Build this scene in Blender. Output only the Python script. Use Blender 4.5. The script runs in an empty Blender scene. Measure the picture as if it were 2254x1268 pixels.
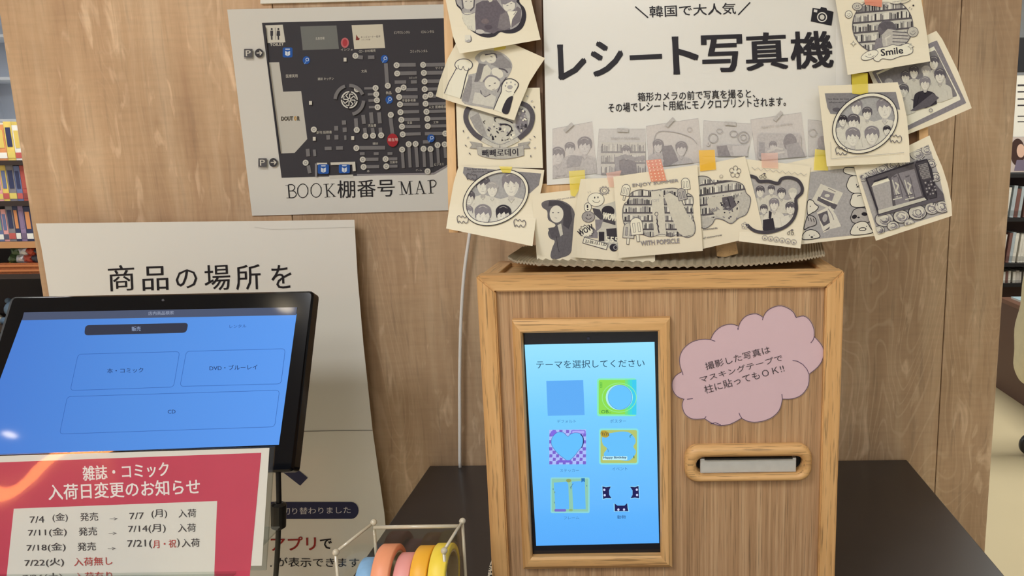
import bpy, bmesh, math, random
from mathutils import Vector, Matrix
from mathutils.geometry import tessellate_polygon
SC = bpy.context.scene
COL = SC.collection
random.seed(7)
# ------------------------------------------------------------ camera
FOC, PX, PY = 1686.0, 1430.0, 634.0
TH, RO = math.radians(10.0), 0.013
CAMP = Vector((0, -1.1, 1.212))
_r = Vector((1, 0, 0)); _f = Vector((0, math.cos(TH), -math.sin(TH))); _u = Vector((0, math.sin(TH), math.cos(TH)))
CR = _r * math.cos(RO) - _u * math.sin(RO)
CU = _u * math.cos(RO) + _r * math.sin(RO)
cam = bpy.data.cameras.new('camera'); camo = bpy.data.objects.new('camera', cam); COL.objects.link(camo)
cam.sensor_width = 36; cam.lens = FOC / 2254 * 36; cam.shift_x = -(PX - 1127) / 2254; cam.clip_start = .02
camo.matrix_world = Matrix(((CR.x, CU.x, -_f.x, CAMP.x), (CR.y, CU.y, -_f.y, CAMP.y), (CR.z, CU.z, -_f.z, CAMP.z), (0, 0, 0, 1)))
SC.camera = camo
# ------------------------------------------------------------ light and exposure
SC.view_settings.view_transform = 'Standard'; SC.view_settings.look = 'None'
SC.view_settings.gamma = 1; SC.view_settings.use_curve_mapping = False
SC.view_settings.exposure = 0.0
wd = bpy.data.worlds.new('world'); SC.world = wd; wd.use_nodes = True
wd.node_tree.nodes['Background'].inputs[0].default_value = (1, .93, .82, 1); wd.node_tree.nodes['Background'].inputs[1].default_value = .35
CEIL = 2.75
def area(loc, size, power, col=(.98, .995, 1.05), rot=(0, 0, 0), shape='SQUARE'):
    l = bpy.data.lights.new('ceiling_lamp_light', 'AREA'); l.shape = shape; l.size = size; l.energy = power; l.color = col
    o = bpy.data.objects.new('ceiling_lamp_light', l); COL.objects.link(o); o.location = loc; o.rotation_euler = rot; return o
area((-1.12, -2.1, CEIL - .06), .6, 31)
area((1.2, -2.4, CEIL - .06), 1.0, 4)
area((-.3, -3.2, CEIL - .06), 1.2, 20)
area((-2.6, 1.6, CEIL - .06), 1.0, 44, (.96, .98, 1))
area((-3.0, 3.9, CEIL - .06), 1.0, 26, (.95, .98, 1))  # added lamp that brightens the pale rack at the back
area((2.2, 1.8, CEIL - .06), 1.0, 46, (1, .98, .92))
# ------------------------------------------------------------ geometry of pixels on real planes
def ray(px, py):
    return _f + CR * ((px - PX) / FOC) - CU * ((py - PY) / FOC)
def onplane(px, py, p, n):
    d = ray(px, py); return CAMP + d * ((p - CAMP).dot(n) / d.dot(n))
def W(px, py, y): return onplane(px, py, Vector((0, y, 0)), Vector((0, 1, 0)))
def Wz(px, py, z): return onplane(px, py, Vector((0, 0, z)), Vector((0, 0, 1)))
# ------------------------------------------------------------ materials
def lin(c):
    return tuple(((v / 255) / 12.92 if v / 255 <= .04045 else ((v / 255 + .055) / 1.055) ** 2.4) for v in c) + (1,)
_m = {}
def mat(c, rough=.6, metal=0, emit=0, name=None, spec=.5, noise=0, scale=40, bump=0, coat=0):
    key = (c, rough, metal, emit, name, noise, bump, coat, spec)
    if key in _m: return _m[key]
    m = bpy.data.materials.new(name or ('ink_%d_%d_%d' % c)); m.use_nodes = True
    nt = m.node_tree; b = nt.nodes['Principled BSDF']
    b.inputs['Base Color'].default_value = lin(c); b.inputs['Roughness'].default_value = rough; b.inputs['Metallic'].default_value = metal
    b.inputs['Specular IOR Level'].default_value = spec; b.inputs['Coat Weight'].default_value = coat; b.inputs['Coat Roughness'].default_value = .03
    if emit:
        b.inputs['Base Color'].default_value = (0.01, 0.01, 0.01, 1)
        b.inputs['Emission Color'].default_value = lin(c); b.inputs['Emission Strength'].default_value = emit
    if noise or bump:
        tc = nt.nodes.new('ShaderNodeTexCoord'); nz = nt.nodes.new('ShaderNodeTexNoise'); nz.inputs['Scale'].default_value = scale; nz.inputs['Detail'].default_value = 5
        nt.links.new(tc.outputs['Object'], nz.inputs['Vector'])
        if noise:
            mx = nt.nodes.new('ShaderNodeMixRGB'); mx.inputs[1].default_value = lin(tuple(max(0, v * (1 - noise)) for v in c)); mx.inputs[2].default_value = lin(tuple(min(255, v * (1 + noise)) for v in c))
            nt.links.new(nz.outputs['Fac'], mx.inputs[0]); nt.links.new(mx.outputs[0], b.inputs['Base Color'])
        if bump:
            bp = nt.nodes.new('ShaderNodeBump'); bp.inputs['Strength'].default_value = bump; bp.inputs['Distance'].default_value = .002
            nt.links.new(nz.outputs['Fac'], bp.inputs['Height']); nt.links.new(bp.outputs[0], b.inputs['Normal'])
    _m[key] = m; return m
def wood(name, axis, cols, fine=90, stretch=.03, rough=.45, bump=.25, streak=0.6, wave=0):
    """axis = grain direction index; cols = dark, mid, light"""
    m = bpy.data.materials.new(name); m.use_nodes = True; nt = m.node_tree; b = nt.nodes['Principled BSDF']; b.inputs['Roughness'].default_value = rough
    L = nt.links.new
    tc = nt.nodes.new('ShaderNodeTexCoord'); mp = nt.nodes.new('ShaderNodeMapping'); sc = [1, 1, 1]; sc[axis] = stretch
    mp.inputs['Scale'].default_value = sc; L(tc.outputs['Object'], mp.inputs['Vector'])
    n1 = nt.nodes.new('ShaderNodeTexNoise'); n1.inputs['Scale'].default_value = fine; n1.inputs['Detail'].default_value = 6; n1.inputs['Roughness'].default_value = .65; L(mp.outputs[0], n1.inputs['Vector'])
    n2 = nt.nodes.new('ShaderNodeTexNoise'); n2.inputs['Scale'].default_value = fine * (8.5 if fine < 100 and not wave else 4.5); n2.inputs['Detail'].default_value = 3
    mpp = nt.nodes.new('ShaderNodeMapping'); sp_ = [1, 1, 1]; sp_[axis] = min(1, stretch * (1.25 if not wave else 1)); mpp.inputs['Scale'].default_value = sp_; L(tc.outputs['Object'], mpp.inputs['Vector']); L(mpp.outputs[0], n2.inputs['Vector'])
    cr = nt.nodes.new('ShaderNodeValToRGB'); e = cr.color_ramp.elements; e[0].position = .3; e[0].color = lin(cols[0]); e[1].position = .68; e[1].color = lin(cols[2])
    k = e.new(.5); k.color = lin(cols[1]); L(n1.outputs['Fac'], cr.inputs[0])
    r2 = nt.nodes.new('ShaderNodeValToRGB'); r2.color_ramp.elements[0].position = .33; r2.color_ramp.elements[0].color = (streak,) * 3 + (1,); r2.color_ramp.elements[1].position = .43; r2.color_ramp.elements[1].color = (1, 1, 1, 1); L(n2.outputs['Fac'], r2.inputs[0])
    mu = nt.nodes.new('ShaderNodeMixRGB'); mu.blend_type = 'MULTIPLY'; mu.inputs[0].default_value = 1; L(cr.outputs[0], mu.inputs[1]); L(r2.outputs[0], mu.inputs[2])
    out = mu.outputs[0]
    if wave:
        mp2 = nt.nodes.new('ShaderNodeMapping'); s2 = [1, 1, 1]; s2[axis] = .22; mp2.inputs['Scale'].default_value = s2; L(tc.outputs['Object'], mp2.inputs['Vector'])
        n3 = nt.nodes.new('ShaderNodeTexNoise'); n3.inputs['Scale'].default_value = 11.0; n3.inputs['Detail'].default_value = 1.5; n3.inputs['Distortion'].default_value = .5; L(mp2.outputs[0], n3.inputs['Vector'])
        ma = nt.nodes.new('ShaderNodeMath'); ma.operation = 'MULTIPLY'; ma.inputs[1].default_value = 30; L(n3.outputs['Fac'], ma.inputs[0])
        sn = nt.nodes.new('ShaderNodeMath'); sn.operation = 'SINE'; m2 = nt.nodes.new('ShaderNodeMath'); m2.operation = 'MULTIPLY'; m2.inputs[1].default_value = 6.283; L(ma.outputs[0], m2.inputs[0]); L(m2.outputs[0], sn.inputs[0])
        r3 = nt.nodes.new('ShaderNodeValToRGB'); r3.color_ramp.elements[0].position = .72; r3.color_ramp.elements[0].color = (0, 0, 0, 1); r3.color_ramp.elements[1].position = 1; r3.color_ramp.elements[1].color = (1, 1, 1, 1); L(sn.outputs[0], r3.inputs[0])
        # cathedral lines only in patches
        n4 = nt.nodes.new('ShaderNodeTexNoise'); n4.inputs['Scale'].default_value = 3.0; L(mp2.outputs[0], n4.inputs['Vector'])
        r4 = nt.nodes.new('ShaderNodeValToRGB'); r4.color_ramp.elements[0].position = .45; r4.color_ramp.elements[1].position = .62; L(n4.outputs['Fac'], r4.inputs[0])
        mm = nt.nodes.new('ShaderNodeMath'); mm.operation = 'MULTIPLY'; L(r3.outputs[0], mm.inputs[0]); L(r4.outputs[0], mm.inputs[1])
        m5 = nt.nodes.new('ShaderNodeMath'); m5.operation = 'MULTIPLY'; m5.inputs[1].default_value = wave; L(mm.outputs[0], m5.inputs[0])
        m6 = nt.nodes.new('ShaderNodeMixRGB'); m6.inputs[2].default_value = lin(tuple(min(255, v + 26) for v in cols[2])); L(m5.outputs[0], m6.inputs[0]); L(out, m6.inputs[1]); out = m6.outputs[0]
        # broad mottling and a fine cross weave
        n7 = nt.nodes.new('ShaderNodeTexNoise'); n7.inputs['Scale'].default_value = 8; n7.inputs['Detail'].default_value = 7; mp7 = nt.nodes.new('ShaderNodeMapping'); s7 = [1, 1, 1]; s7[axis] = .45; mp7.inputs['Scale'].default_value = s7; L(tc.outputs['Object'], mp7.inputs['Vector']); L(mp7.outputs[0], n7.inputs['Vector'])
        r7 = nt.nodes.new('ShaderNodeValToRGB'); r7.color_ramp.elements[0].position = .32; r7.color_ramp.elements[0].color = (.68, .66, .65, 1); r7.color_ramp.elements[1].position = .62; r7.color_ramp.elements[1].color = (1, 1, 1, 1); L(n7.outputs['Fac'], r7.inputs[0])
        m8 = nt.nodes.new('ShaderNodeMixRGB'); m8.blend_type = 'MULTIPLY'; m8.inputs[0].default_value = .75; L(out, m8.inputs[1]); L(r7.outputs[0], m8.inputs[2]); out = m8.outputs[0]
        mf = nt.nodes.new('ShaderNodeMapping'); sf = [1, 1, 1]; sf[axis] = .28; mf.inputs['Scale'].default_value = sf; mf.inputs['Rotation'].default_value = (0, .35, 0); L(tc.outputs['Object'], mf.inputs['Vector'])
        nf = nt.nodes.new('ShaderNodeTexNoise'); nf.inputs['Scale'].default_value = 55; nf.inputs['Detail'].default_value = 3; nf.inputs['Distortion'].default_value = .8; L(mf.outputs[0], nf.inputs['Vector'])
        rf = nt.nodes.new('ShaderNodeValToRGB'); rf.color_ramp.elements[0].position = .60; rf.color_ramp.elements[0].color = (0, 0, 0, 1); rf.color_ramp.elements[1].position = .74; rf.color_ramp.elements[1].color = (.55, .55, .55, 1); L(nf.outputs['Fac'], rf.inputs[0])
        m10 = nt.nodes.new('ShaderNodeMixRGB'); m10.inputs[2].default_value = lin(tuple(min(255, v + 30) for v in cols[2])); L(rf.outputs[0], m10.inputs[0]); L(out, m10.inputs[1]); out = m10.outputs[0]
        mp9 = nt.nodes.new('ShaderNodeMapping'); s9 = [.12, .12, .12]; s9[axis] = 1; mp9.inputs['Scale'].default_value = s9; L(tc.outputs['Object'], mp9.inputs['Vector'])
        n9 = nt.nodes.new('ShaderNodeTexNoise'); n9.inputs['Scale'].default_value = 170; n9.inputs['Detail'].default_value = 2; L(mp9.outputs[0], n9.inputs['Vector'])
        r9 = nt.nodes.new('ShaderNodeValToRGB'); r9.color_ramp.elements[0].position = .3; r9.color_ramp.elements[0].color = (.93, .93, .93, 1); r9.color_ramp.elements[1].position = .6; r9.color_ramp.elements[1].color = (1, 1, 1, 1); L(n9.outputs['Fac'], r9.inputs[0])
        m9 = nt.nodes.new('ShaderNodeMixRGB'); m9.blend_type = 'MULTIPLY'; m9.inputs[0].default_value = 1; L(out, m9.inputs[1]); L(r9.outputs[0], m9.inputs[2]); out = m9.outputs[0]
    L(out, b.inputs['Base Color'])
    if bump:
        bp = nt.nodes.new('ShaderNodeBump'); bp.inputs['Strength'].default_value = bump; bp.inputs['Distance'].default_value = .0006; L(n2.outputs['Fac'], bp.inputs['Height']); L(bp.outputs[0], b.inputs['Normal'])
    return m
def glass(name, tint=(255, 255, 255), alpha=.12, rough=.02, bump=0, bscale=4):
    """thin clear plastic: mostly transparent with a glossy reflection"""
    m = bpy.data.materials.new(name); m.use_nodes = True; nt = m.node_tree; nt.nodes.clear(); L = nt.links.new
    o = nt.nodes.new('ShaderNodeOutputMaterial'); t = nt.nodes.new('ShaderNodeBsdfTransparent'); t.inputs[0].default_value = lin(tint)
    g = nt.nodes.new('ShaderNodeBsdfGlossy'); g.inputs['Roughness'].default_value = rough
    fr = nt.nodes.new('ShaderNodeFresnel'); fr.inputs[0].default_value = 1.45
    ad = nt.nodes.new('ShaderNodeMath'); ad.operation = 'ADD'; ad.inputs[1].default_value = alpha; L(fr.outputs[0], ad.inputs[0])
    ge = nt.nodes.new('ShaderNodeNewGeometry'); iv = nt.nodes.new('ShaderNodeMath'); iv.operation = 'SUBTRACT'; iv.inputs[0].default_value = 1; L(ge.outputs['Backfacing'], iv.inputs[1])
    ml = nt.nodes.new('ShaderNodeMath'); ml.operation = 'MULTIPLY'; L(ad.outputs[0], ml.inputs[0]); L(iv.outputs[0], ml.inputs[1])
    mx = nt.nodes.new('ShaderNodeMixShader'); L(ml.outputs[0], mx.inputs[0]); L(t.outputs[0], mx.inputs[1]); L(g.outputs[0], mx.inputs[2]); L(mx.outputs[0], o.inputs[0])
    if bump:
        tc = nt.nodes.new('ShaderNodeTexCoord'); nz = nt.nodes.new('ShaderNodeTexNoise'); nz.inputs['Scale'].default_value = bscale; nz.inputs['Detail'].default_value = 1
        L(tc.outputs['Object'], nz.inputs['Vector']); bp = nt.nodes.new('ShaderNodeBump'); bp.inputs['Strength'].default_value = 1; bp.inputs['Distance'].default_value = bump
        L(nz.outputs['Fac'], bp.inputs['Height']); L(bp.outputs[0], g.inputs['Normal']); L(bp.outputs[0], fr.inputs['Normal'])
    return m
# ------------------------------------------------------------ objects
def tag(o, label=None, cat=None, group=None, kind=None):
    if label: o['label'] = label
    if cat: o['category'] = cat
    if group: o['group'] = group
    if kind: o['kind'] = kind
    return o
def thing(name, loc, label, cat, group=None, kind=None):
    o = bpy.data.objects.new(name, None); COL.objects.link(o); o.location = loc; o.empty_display_size = .05
    return tag(o, label, cat, group, kind)
def org(o):
    v = Vector((0, 0, 0))
    while o is not None: v = v + Vector(o.location); o = o.parent
    return v
def link(name, verts, faces, mats, parent=None, fm=None, smooth=False, origin=None, label=None):
    """one mesh object from world-space vertices"""
    if parent is not None: og = org(parent)
    elif origin is not None: og = Vector(origin)
    else:
        og = sum((Vector(v) for v in verts), Vector()) / max(1, len(verts)); og.z = min(v[2] for v in verts)
    me = bpy.data.meshes.new(name); me.from_pydata([tuple(Vector(v) - og) for v in verts], [], faces)
    for m in (mats if isinstance(mats, list) else [mats]): me.materials.append(m)
    if fm: me.polygons.foreach_set('material_index', fm)
    if smooth: me.polygons.foreach_set('use_smooth', [True] * len(faces))
    me.update(); o = bpy.data.objects.new(name, me); COL.objects.link(o)
    if parent is not None: o.parent = parent
    else: o.location = og
    if label: o['label'] = label
    return o
def frombm(name, bm, m, parent=None, smooth=False, label=None, origin=None):
    bmesh.ops.recalc_face_normals(bm, faces=bm.faces)
    bm.verts.index_update(); vs = [v.co.copy() for v in bm.verts]; fs = [[v.index for v in f.verts] for f in bm.faces]; bm.free()
    return link(name, vs, fs, m, parent, smooth=smooth, label=label, origin=origin)
def boxbm(lo, hi, bev=0, seg=2, bm=None):
    b = bmesh.new(); r = bmesh.ops.create_cube(b, size=1)
    for v in b.verts: v.co = Vector([(lo[i] + hi[i]) / 2 + v.co[i] * (hi[i] - lo[i]) for i in range(3)])
    if bev: bmesh.ops.bevel(b, geom=list(b.edges), offset=bev, segments=seg, affect='EDGES', profile=.5)
    if bm is not None: join(bm, b); return bm
    return b
def join(a, b, M=None):
    mp = {v: a.verts.new(M @ v.co if M else v.co) for v in b.verts}
    for f in b.faces:
        try: a.faces.new([mp[v] for v in f.verts])
        except ValueError: pass
    b.free()
def box(name, lo, hi, m, parent=None, bev=0, label=None, seg=2):
    return frombm(name, boxbm(lo, hi, bev, seg), m, parent, label=label)
def hexa(name, fr, bk, m, parent=None, label=None):
    """solid from two quads (front, back), same winding"""
    vs = list(fr) + list(bk); n = len(fr)
    fs = [list(range(n)), list(range(2 * n - 1, n - 1, -1))] + [[i, n + i, n + (i + 1) % n, (i + 1) % n] for i in range(n)]
    b = bmesh.new(); vv = [b.verts.new(v) for v in vs]
    for f in fs: b.faces.new([vv[i] for i in f])
    return frombm(name, b, m, parent, label=label)
def tube(pts, r, seg=10):
    b = bmesh.new(); rings = []; pts = [Vector(p) for p in pts]
    for i, p in enumerate(pts):
        d = (pts[min(i + 1, len(pts) - 1)] - pts[max(i - 1, 0)]).normalized()
        a = d.cross(Vector((.3, .9, .1))).normalized(); c = d.cross(a)
        rr = r[i] if isinstance(r, (list, tuple)) else r
        rings.append([b.verts.new(p + (a * math.cos(t) + c * math.sin(t)) * rr) for t in [2 * math.pi * k / seg for k in range(seg)]])
    for q, s in zip(rings, rings[1:]):
        for k in range(seg): b.faces.new([q[k], q[(k + 1) % seg], s[(k + 1) % seg], s[k]])
    b.faces.new(rings[0][::-1]); b.faces.new(rings[-1]); return b
def lathe(prof, axis='z', c=(0, 0, 0), seg=32):
    """prof = (radius, height) list, closed when first==last"""
    b = bmesh.new(); rings = []
    for r, h in prof:
        ring = []
        for k in range(seg):
            t = 2 * math.pi * k / seg; p = (r * math.cos(t), r * math.sin(t), h)
            if axis == 'x': p = (h, p[0], p[1])
            if axis == 'y': p = (p[0], h, p[1])
            ring.append(b.verts.new(Vector(p) + Vector(c)))
        rings.append(ring)
    for q, s in zip(rings, rings[1:]):
        for k in range(seg): b.faces.new([q[k], q[(k + 1) % seg], s[(k + 1) % seg], s[k]])
    if prof[0] != prof[-1]:
        b.faces.new(rings[0][::-1]); b.faces.new(rings[-1])
    bmesh.ops.remove_doubles(b, verts=b.verts, dist=1e-7); return b
# ------------------------------------------------------------ printed surfaces
class Surf:
    """a flat or gently curled sheet: plane p, n plus a bend that depends on one picture direction"""
    def __init__(s, p, n, bend=None, levels=None, g=(1, 0)):
        s.p = Vector(p); s.n = Vector(n).normalized(); s.bend = bend; s.levels = levels; s.g = g
        if s.n.dot(CAMP - s.p) < 0: s.n = -s.n
    def at(s, x, y, off=0):
        d = off
        if s.bend: d += s.bend(x * s.g[0] + y * s.g[1])
        return onplane(x, y, s.p + s.n * d, s.n)
    def slice(s, poly):
        if not s.levels: return [poly]
        out = []; G = lambda q: q[0] * s.g[0] + q[1] * s.g[1]
        rest = poly
        lo = min(G(q) for q in poly); hi = max(G(q) for q in poly)
        for lv in s.levels:
            if lv <= lo + 1e-6: continue
            if lv >= hi - 1e-6: break
            a = half(rest, lambda q: lv - G(q)); rest = half(rest, lambda q: G(q) - lv)
            if len(a) > 2: out.append(a)
            if len(rest) < 3: break
        if len(rest) > 2: out.append(rest)
        return out
def half(poly, f):
    out = []
    for i in range(len(poly)):
        a, b = poly[i], poly[(i + 1) % len(poly)]; fa, fb = f(a), f(b)
        if fa >= 0: out.append(a)
        if (fa > 0 and fb < 0) or (fa < 0 and fb > 0):
            t = fa / (fa - fb); out.append((a[0] + (b[0] - a[0]) * t, a[1] + (b[1] - a[1]) * t))
    return out
def flatp(z): pass
def clipconv(poly, cv):
    n = len(cv); ar = sum(cv[i][0] * cv[(i + 1) % n][1] - cv[(i + 1) % n][0] * cv[i][1] for i in range(n)); sg = 1 if ar > 0 else -1
    for i in range(n):
        a, b = cv[i], cv[(i + 1) % n]; ex, ey = b[0] - a[0], b[1] - a[1]
        poly = half(poly, lambda q: sg * (ex * (q[1] - a[1]) - ey * (q[0] - a[0])))
        if len(poly) < 3: return []
    return poly
def smoothline(pts, k=6, closed=False):
    n = len(pts); out = []
    for i in range(n if closed else n - 1):
        P = lambda j: pts[j % n] if closed else pts[min(max(j, 0), n - 1)]
        p0, p1, p2, p3 = P(i - 1), P(i), P(i + 1), P(i + 2)
        for s in range(k):
            t = s / k
            out.append(tuple(.5 * (2 * p1[d] + (p2[d] - p0[d]) * t + (2 * p0[d] - 5 * p1[d] + 4 * p2[d] - p3[d]) * t * t + (3 * p1[d] - p0[d] - 3 * p2[d] + p3[d]) * t ** 3) for d in (0, 1)))
    if not closed: out.append(tuple(pts[-1]))
    return out
def ellpts(cx, cy, rx, ry, rot=0, n=28):
    c, s = math.cos(rot), math.sin(rot)
    return [(cx + rx * math.cos(t) * c - ry * math.sin(t) * s, cy + rx * math.cos(t) * s + ry * math.sin(t) * c) for t in [2 * math.pi * k / n for k in range(n)]]
_fc = {}
def glyphs(s, bold):
    if (s, bold) in _fc: return _fc[(s, bold)]
    cu = bpy.data.curves.new('t', 'FONT'); cu.body = s; cu.resolution_u = 2; cu.offset = bold; cu.fill_mode = 'FRONT'
    o = bpy.data.objects.new('t', cu); COL.objects.link(o)
    me = o.to_mesh(); me.calc_loop_triangles()
    v = [(q.co.x, q.co.y) for q in me.vertices]; t = [tuple(l.vertices) for l in me.loop_triangles]
    o.to_mesh_clear(); bpy.data.objects.remove(o); bpy.data.curves.remove(cu)
    _fc[(s, bold)] = (v, t); return v, t
class Art:
    def __init__(a, surf, emit=0, base=.0002, step=.00001, rough=.75):
        a.s = surf; a.emit = emit; a.off = base; a.step = step; a.items = []; a.T = (0, 0, 1); a.cl = None; a.rough = rough; a.photo = False; a.tone = None
    def t(a, ox=0, oy=0, s=1): a.T = (ox, oy, s); return a
    def _p(a, q): return (a.T[0] + q[0] / a.T[2], a.T[1] + q[1] / a.T[2])
    def clip(a, pts=None): a.cl = [a._p(q) for q in pts] if pts else None; return a
    def add(a, polys, c):
        a.off += a.step; out = []
        if a.tone and isinstance(c, tuple): c = tuple(int(v * a.tone[0] + w * (1 - a.tone[0])) for v, w in zip(c, a.tone[1]))
        for p in polys:
            p = [a._p(q) for q in p]
            if a.cl: p = clipconv(p, a.cl)
            if len(p) < 3: continue
            out += a.s.slice(p)
        a.items.append((out, c, a.off)); return a
    def poly(a, pts, c, holes=None):
        loops = [[Vector((x, y, 0)) for x, y in l] for l in [pts] + (holes or [])]; flat = [tuple(q) for l in [pts] + (holes or []) for q in l]
        return a.add([[flat[i] for i in tri] for tri in tessellate_polygon(loops)], c)
    def rect(a, x0, y0, x1, y1, c, sl=0): return a.add([[(x0, y0), (x1, y0 + sl * (x1 - x0)), (x1, y1 + sl * (x1 - x0)), (x0, y1)]], c)
    def ell(a, cx, cy, rx, ry, c, rot=0, n=28): return a.add([ellpts(cx, cy, rx, ry, rot, n)], c)
    def ring(a, cx, cy, rx, ry, w, c, rot=0, n=40):
        o = ellpts(cx, cy, rx + w / 2, ry + w / 2, rot, n); i = ellpts(cx, cy, rx - w / 2, ry - w / 2, rot, n)
        return a.add([[o[k], o[(k + 1) % n], i[(k + 1) % n], i[k]] for k in range(n)], c)
    def line(a, pts, w, c, closed=False, sm=0):
        if sm: pts = smoothline(pts, sm, closed)
        q = []; n = len(pts); m = n if closed else n - 1; L = []
        for i in range(n):
            p0 = pts[i - 1] if (i or closed) else pts[0]; p2 = pts[(i + 1) % n] if (i < n - 1 or closed) else pts[-1]
            e, f = (pts[i][0] - p0[0], pts[i][1] - p0[1]), (p2[0] - pts[i][0], p2[1] - pts[i][1]); le, lf = math.hypot(*e), math.hypot(*f)
            if le < 1e-9: e, le = f, lf
            if lf < 1e-9: f, lf = e, le
            dx, dy = e[0] / (le or 1) + f[0] / (lf or 1), e[1] / (le or 1) + f[1] / (lf or 1); l = math.hypot(dx, dy) or 1
            k = w / 2 / max(.5, l / 2); L.append((-dy / l * k, dx / l * k))
        for i in range(m):
            j = (i + 1) % n; p, r = pts[i], pts[j]
            u, v = L[i], L[j]
            q.append([(p[0] + u[0], p[1] + u[1]), (r[0] + v[0], r[1] + v[1]), (r[0] - v[0], r[1] - v[1]), (p[0] - u[0], p[1] - u[1])])
        return a.add(q, c)
    def rr(a, x0, y0, x1, y1, r, c, w=0, k=5):
        pts = []
        for cx, cy, t0 in ((x1 - r, y1 - r, 0), (x0 + r, y1 - r, 1), (x0 + r, y0 + r, 2), (x1 - r, y0 + r, 3)):
            for i in range(k + 1): t = (t0 + i / k) * math.pi / 2; pts.append((cx + r * math.cos(t), cy + r * math.sin(t)))
        return a.line(pts, w, c, closed=True) if w else a.add([pts], c)
    def text(a, s, x0, y0, x1, y1, h, c, bold=0):
        v, t = glyphs(s, 0)
        if not v: return a
        xs = [q[0] for q in v]; ys = [q[1] for q in v]; ax, bx, ay, by = min(xs), max(xs), min(ys), max(ys)
        dx, dy = x1 - x0, y1 - y0; l = math.hypot(dx, dy); ux, uy = -dy / l * -1, dx / l * -1
        ux, uy = dy / l, -dx / l
        if bold:
            d = bold * h / (by - ay) * .8; k = h * 0 + d
            offs = [(-k, 0), (k, 0)] if bold < .012 else [(-k, -k * .6), (k, -k * .6), (-k, k * .6), (k, k * .6), (0, 0)]
            x0 += k * dx / l; x1 -= k * dx / l
            for q in offs: a.text(s, x0 + q[0], y0 + q[1], x1 + q[0], y1 + q[1], h, c);
            return a
        P = [(x0 + dx * (q[0] - ax) / (bx - ax) + ux * h * (q[1] - ay) / (by - ay), y0 + dy * (q[0] - ax) / (bx - ax) + uy * h * (q[1] - ay) / (by - ay)) for q in v]
        return a.add([[P[i] for i in tri] for tri in t], c)
    def build(a, name, parent, label=None):
        vs, fs, fm, ms, idx = [], [], [], [], {}
        for polys, c, off in a.items:
            if c not in idx:
                idx[c] = len(ms); ms.append(c if isinstance(c, bpy.types.Material) else (mat(c, a.rough, spec=.2, noise=.13 if 70 < c[0] < 200 else .05, scale=520) if a.photo and 55 < c[0] < 224 and abs(c[0] - c[2]) < 26 else mat(c, a.rough, emit=a.emit, spec=.2)))
            for p in polys:
                b = len(vs); vs += [a.s.at(x, y, off) for x, y in p]; fs.append(list(range(b, b + len(p)))); fm.append(idx[c])
        o = link(name, vs, fs, ms, parent, fm=fm, label=label); a.items = []; return o
def person(A, x, y, s, hair=(70, 65, 70), cloth=(110, 105, 108), skin=(214, 212, 200), lean=0, face=True):
    """a monochrome half figure printed on paper: x, y = middle of the face, s = half face height"""
    A.poly(smoothline([(x - 2.1 * s, y + 4.2 * s), (x - 1.8 * s, y + 1.9 * s), (x - .5 * s + lean, y + 1.2 * s), (x + .5 * s + lean, y + 1.2 * s), (x + 1.8 * s, y + 1.9 * s), (x + 2.1 * s, y + 4.2 * s)], 4), cloth)
    m = tuple((a * 2 + b) // 3 for a, b in zip(skin, hair)); R = random.Random(int(x * 7 + y)); P = lambda L: [(x + u * s, y + v * s) for u, v in L]
    A.rect(x - .3 * s, y + .6 * s, x + .3 * s, y + 1.5 * s, m)
    A.poly(smoothline(P([(-.9, -.1), (-.92, -.75), (-.45, -1.22), (.2, -1.3), (.8, -.95), (.95, -.3), (.82, .25), (.55, -.1), (-.6, -.1), (-.8, .3)]), 3, True), hair)
    A.poly(smoothline(P([(-.68, -.3), (0, -.55), (.68, -.3), (.7, .25), (.42, .85), (0, 1.05), (-.42, .85), (-.7, .25)]), 3, True), skin)
    A.poly(P([(.3, -.3), (.66, -.2), (.68, .3), (.42, .82), (.2, .9), (.42, .3)]), tuple((a * 7 + b) // 8 for a, b in zip(skin, hair)))
    k = R.choice((-1, 1)); A.poly(P([(-.78 * k, 0), (-.86 * k, -.6), (0, -1.1), (.8 * k, -.7), (.76 * k, .05), (.6 * k, -.35), (.25 * k, -.12), (.1 * k, -.45), (-.3 * k, -.1), (-.45 * k, -.35)]), hair)
    A.line(smoothline(P([(-.5, -.9), (0, -1.1), (.5, -.85)]), 3), .07 * s, m)
    A.line(P([(-1.5, 4), (-1.1, 2.2)]), .06 * s, tuple(max(0, v - 30) for v in cloth)); A.line(P([(1.4, 4), (1.1, 2.3)]), .06 * s, tuple(max(0, v - 30) for v in cloth)); A.line(P([(-.32, 1.35), (0, 1.75), (.32, 1.35)]), .08 * s, tuple(max(0, v - 40) for v in cloth))
    if face:
        for k in (-.3, .3): A.ell(x + k * s, y + .1 * s, .1 * s, .045 * s, m, n=8); A.line(P([(k - .14, -.06), (k + .12, -.08)]), .05 * s, m)
        A.line(P([(.02, .15), (-.05, .42), (.06, .45)]), .045 * s, m); A.line(P([(-.2, .66), (0, .70), (.2, .64)]), .06 * s, m)
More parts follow.
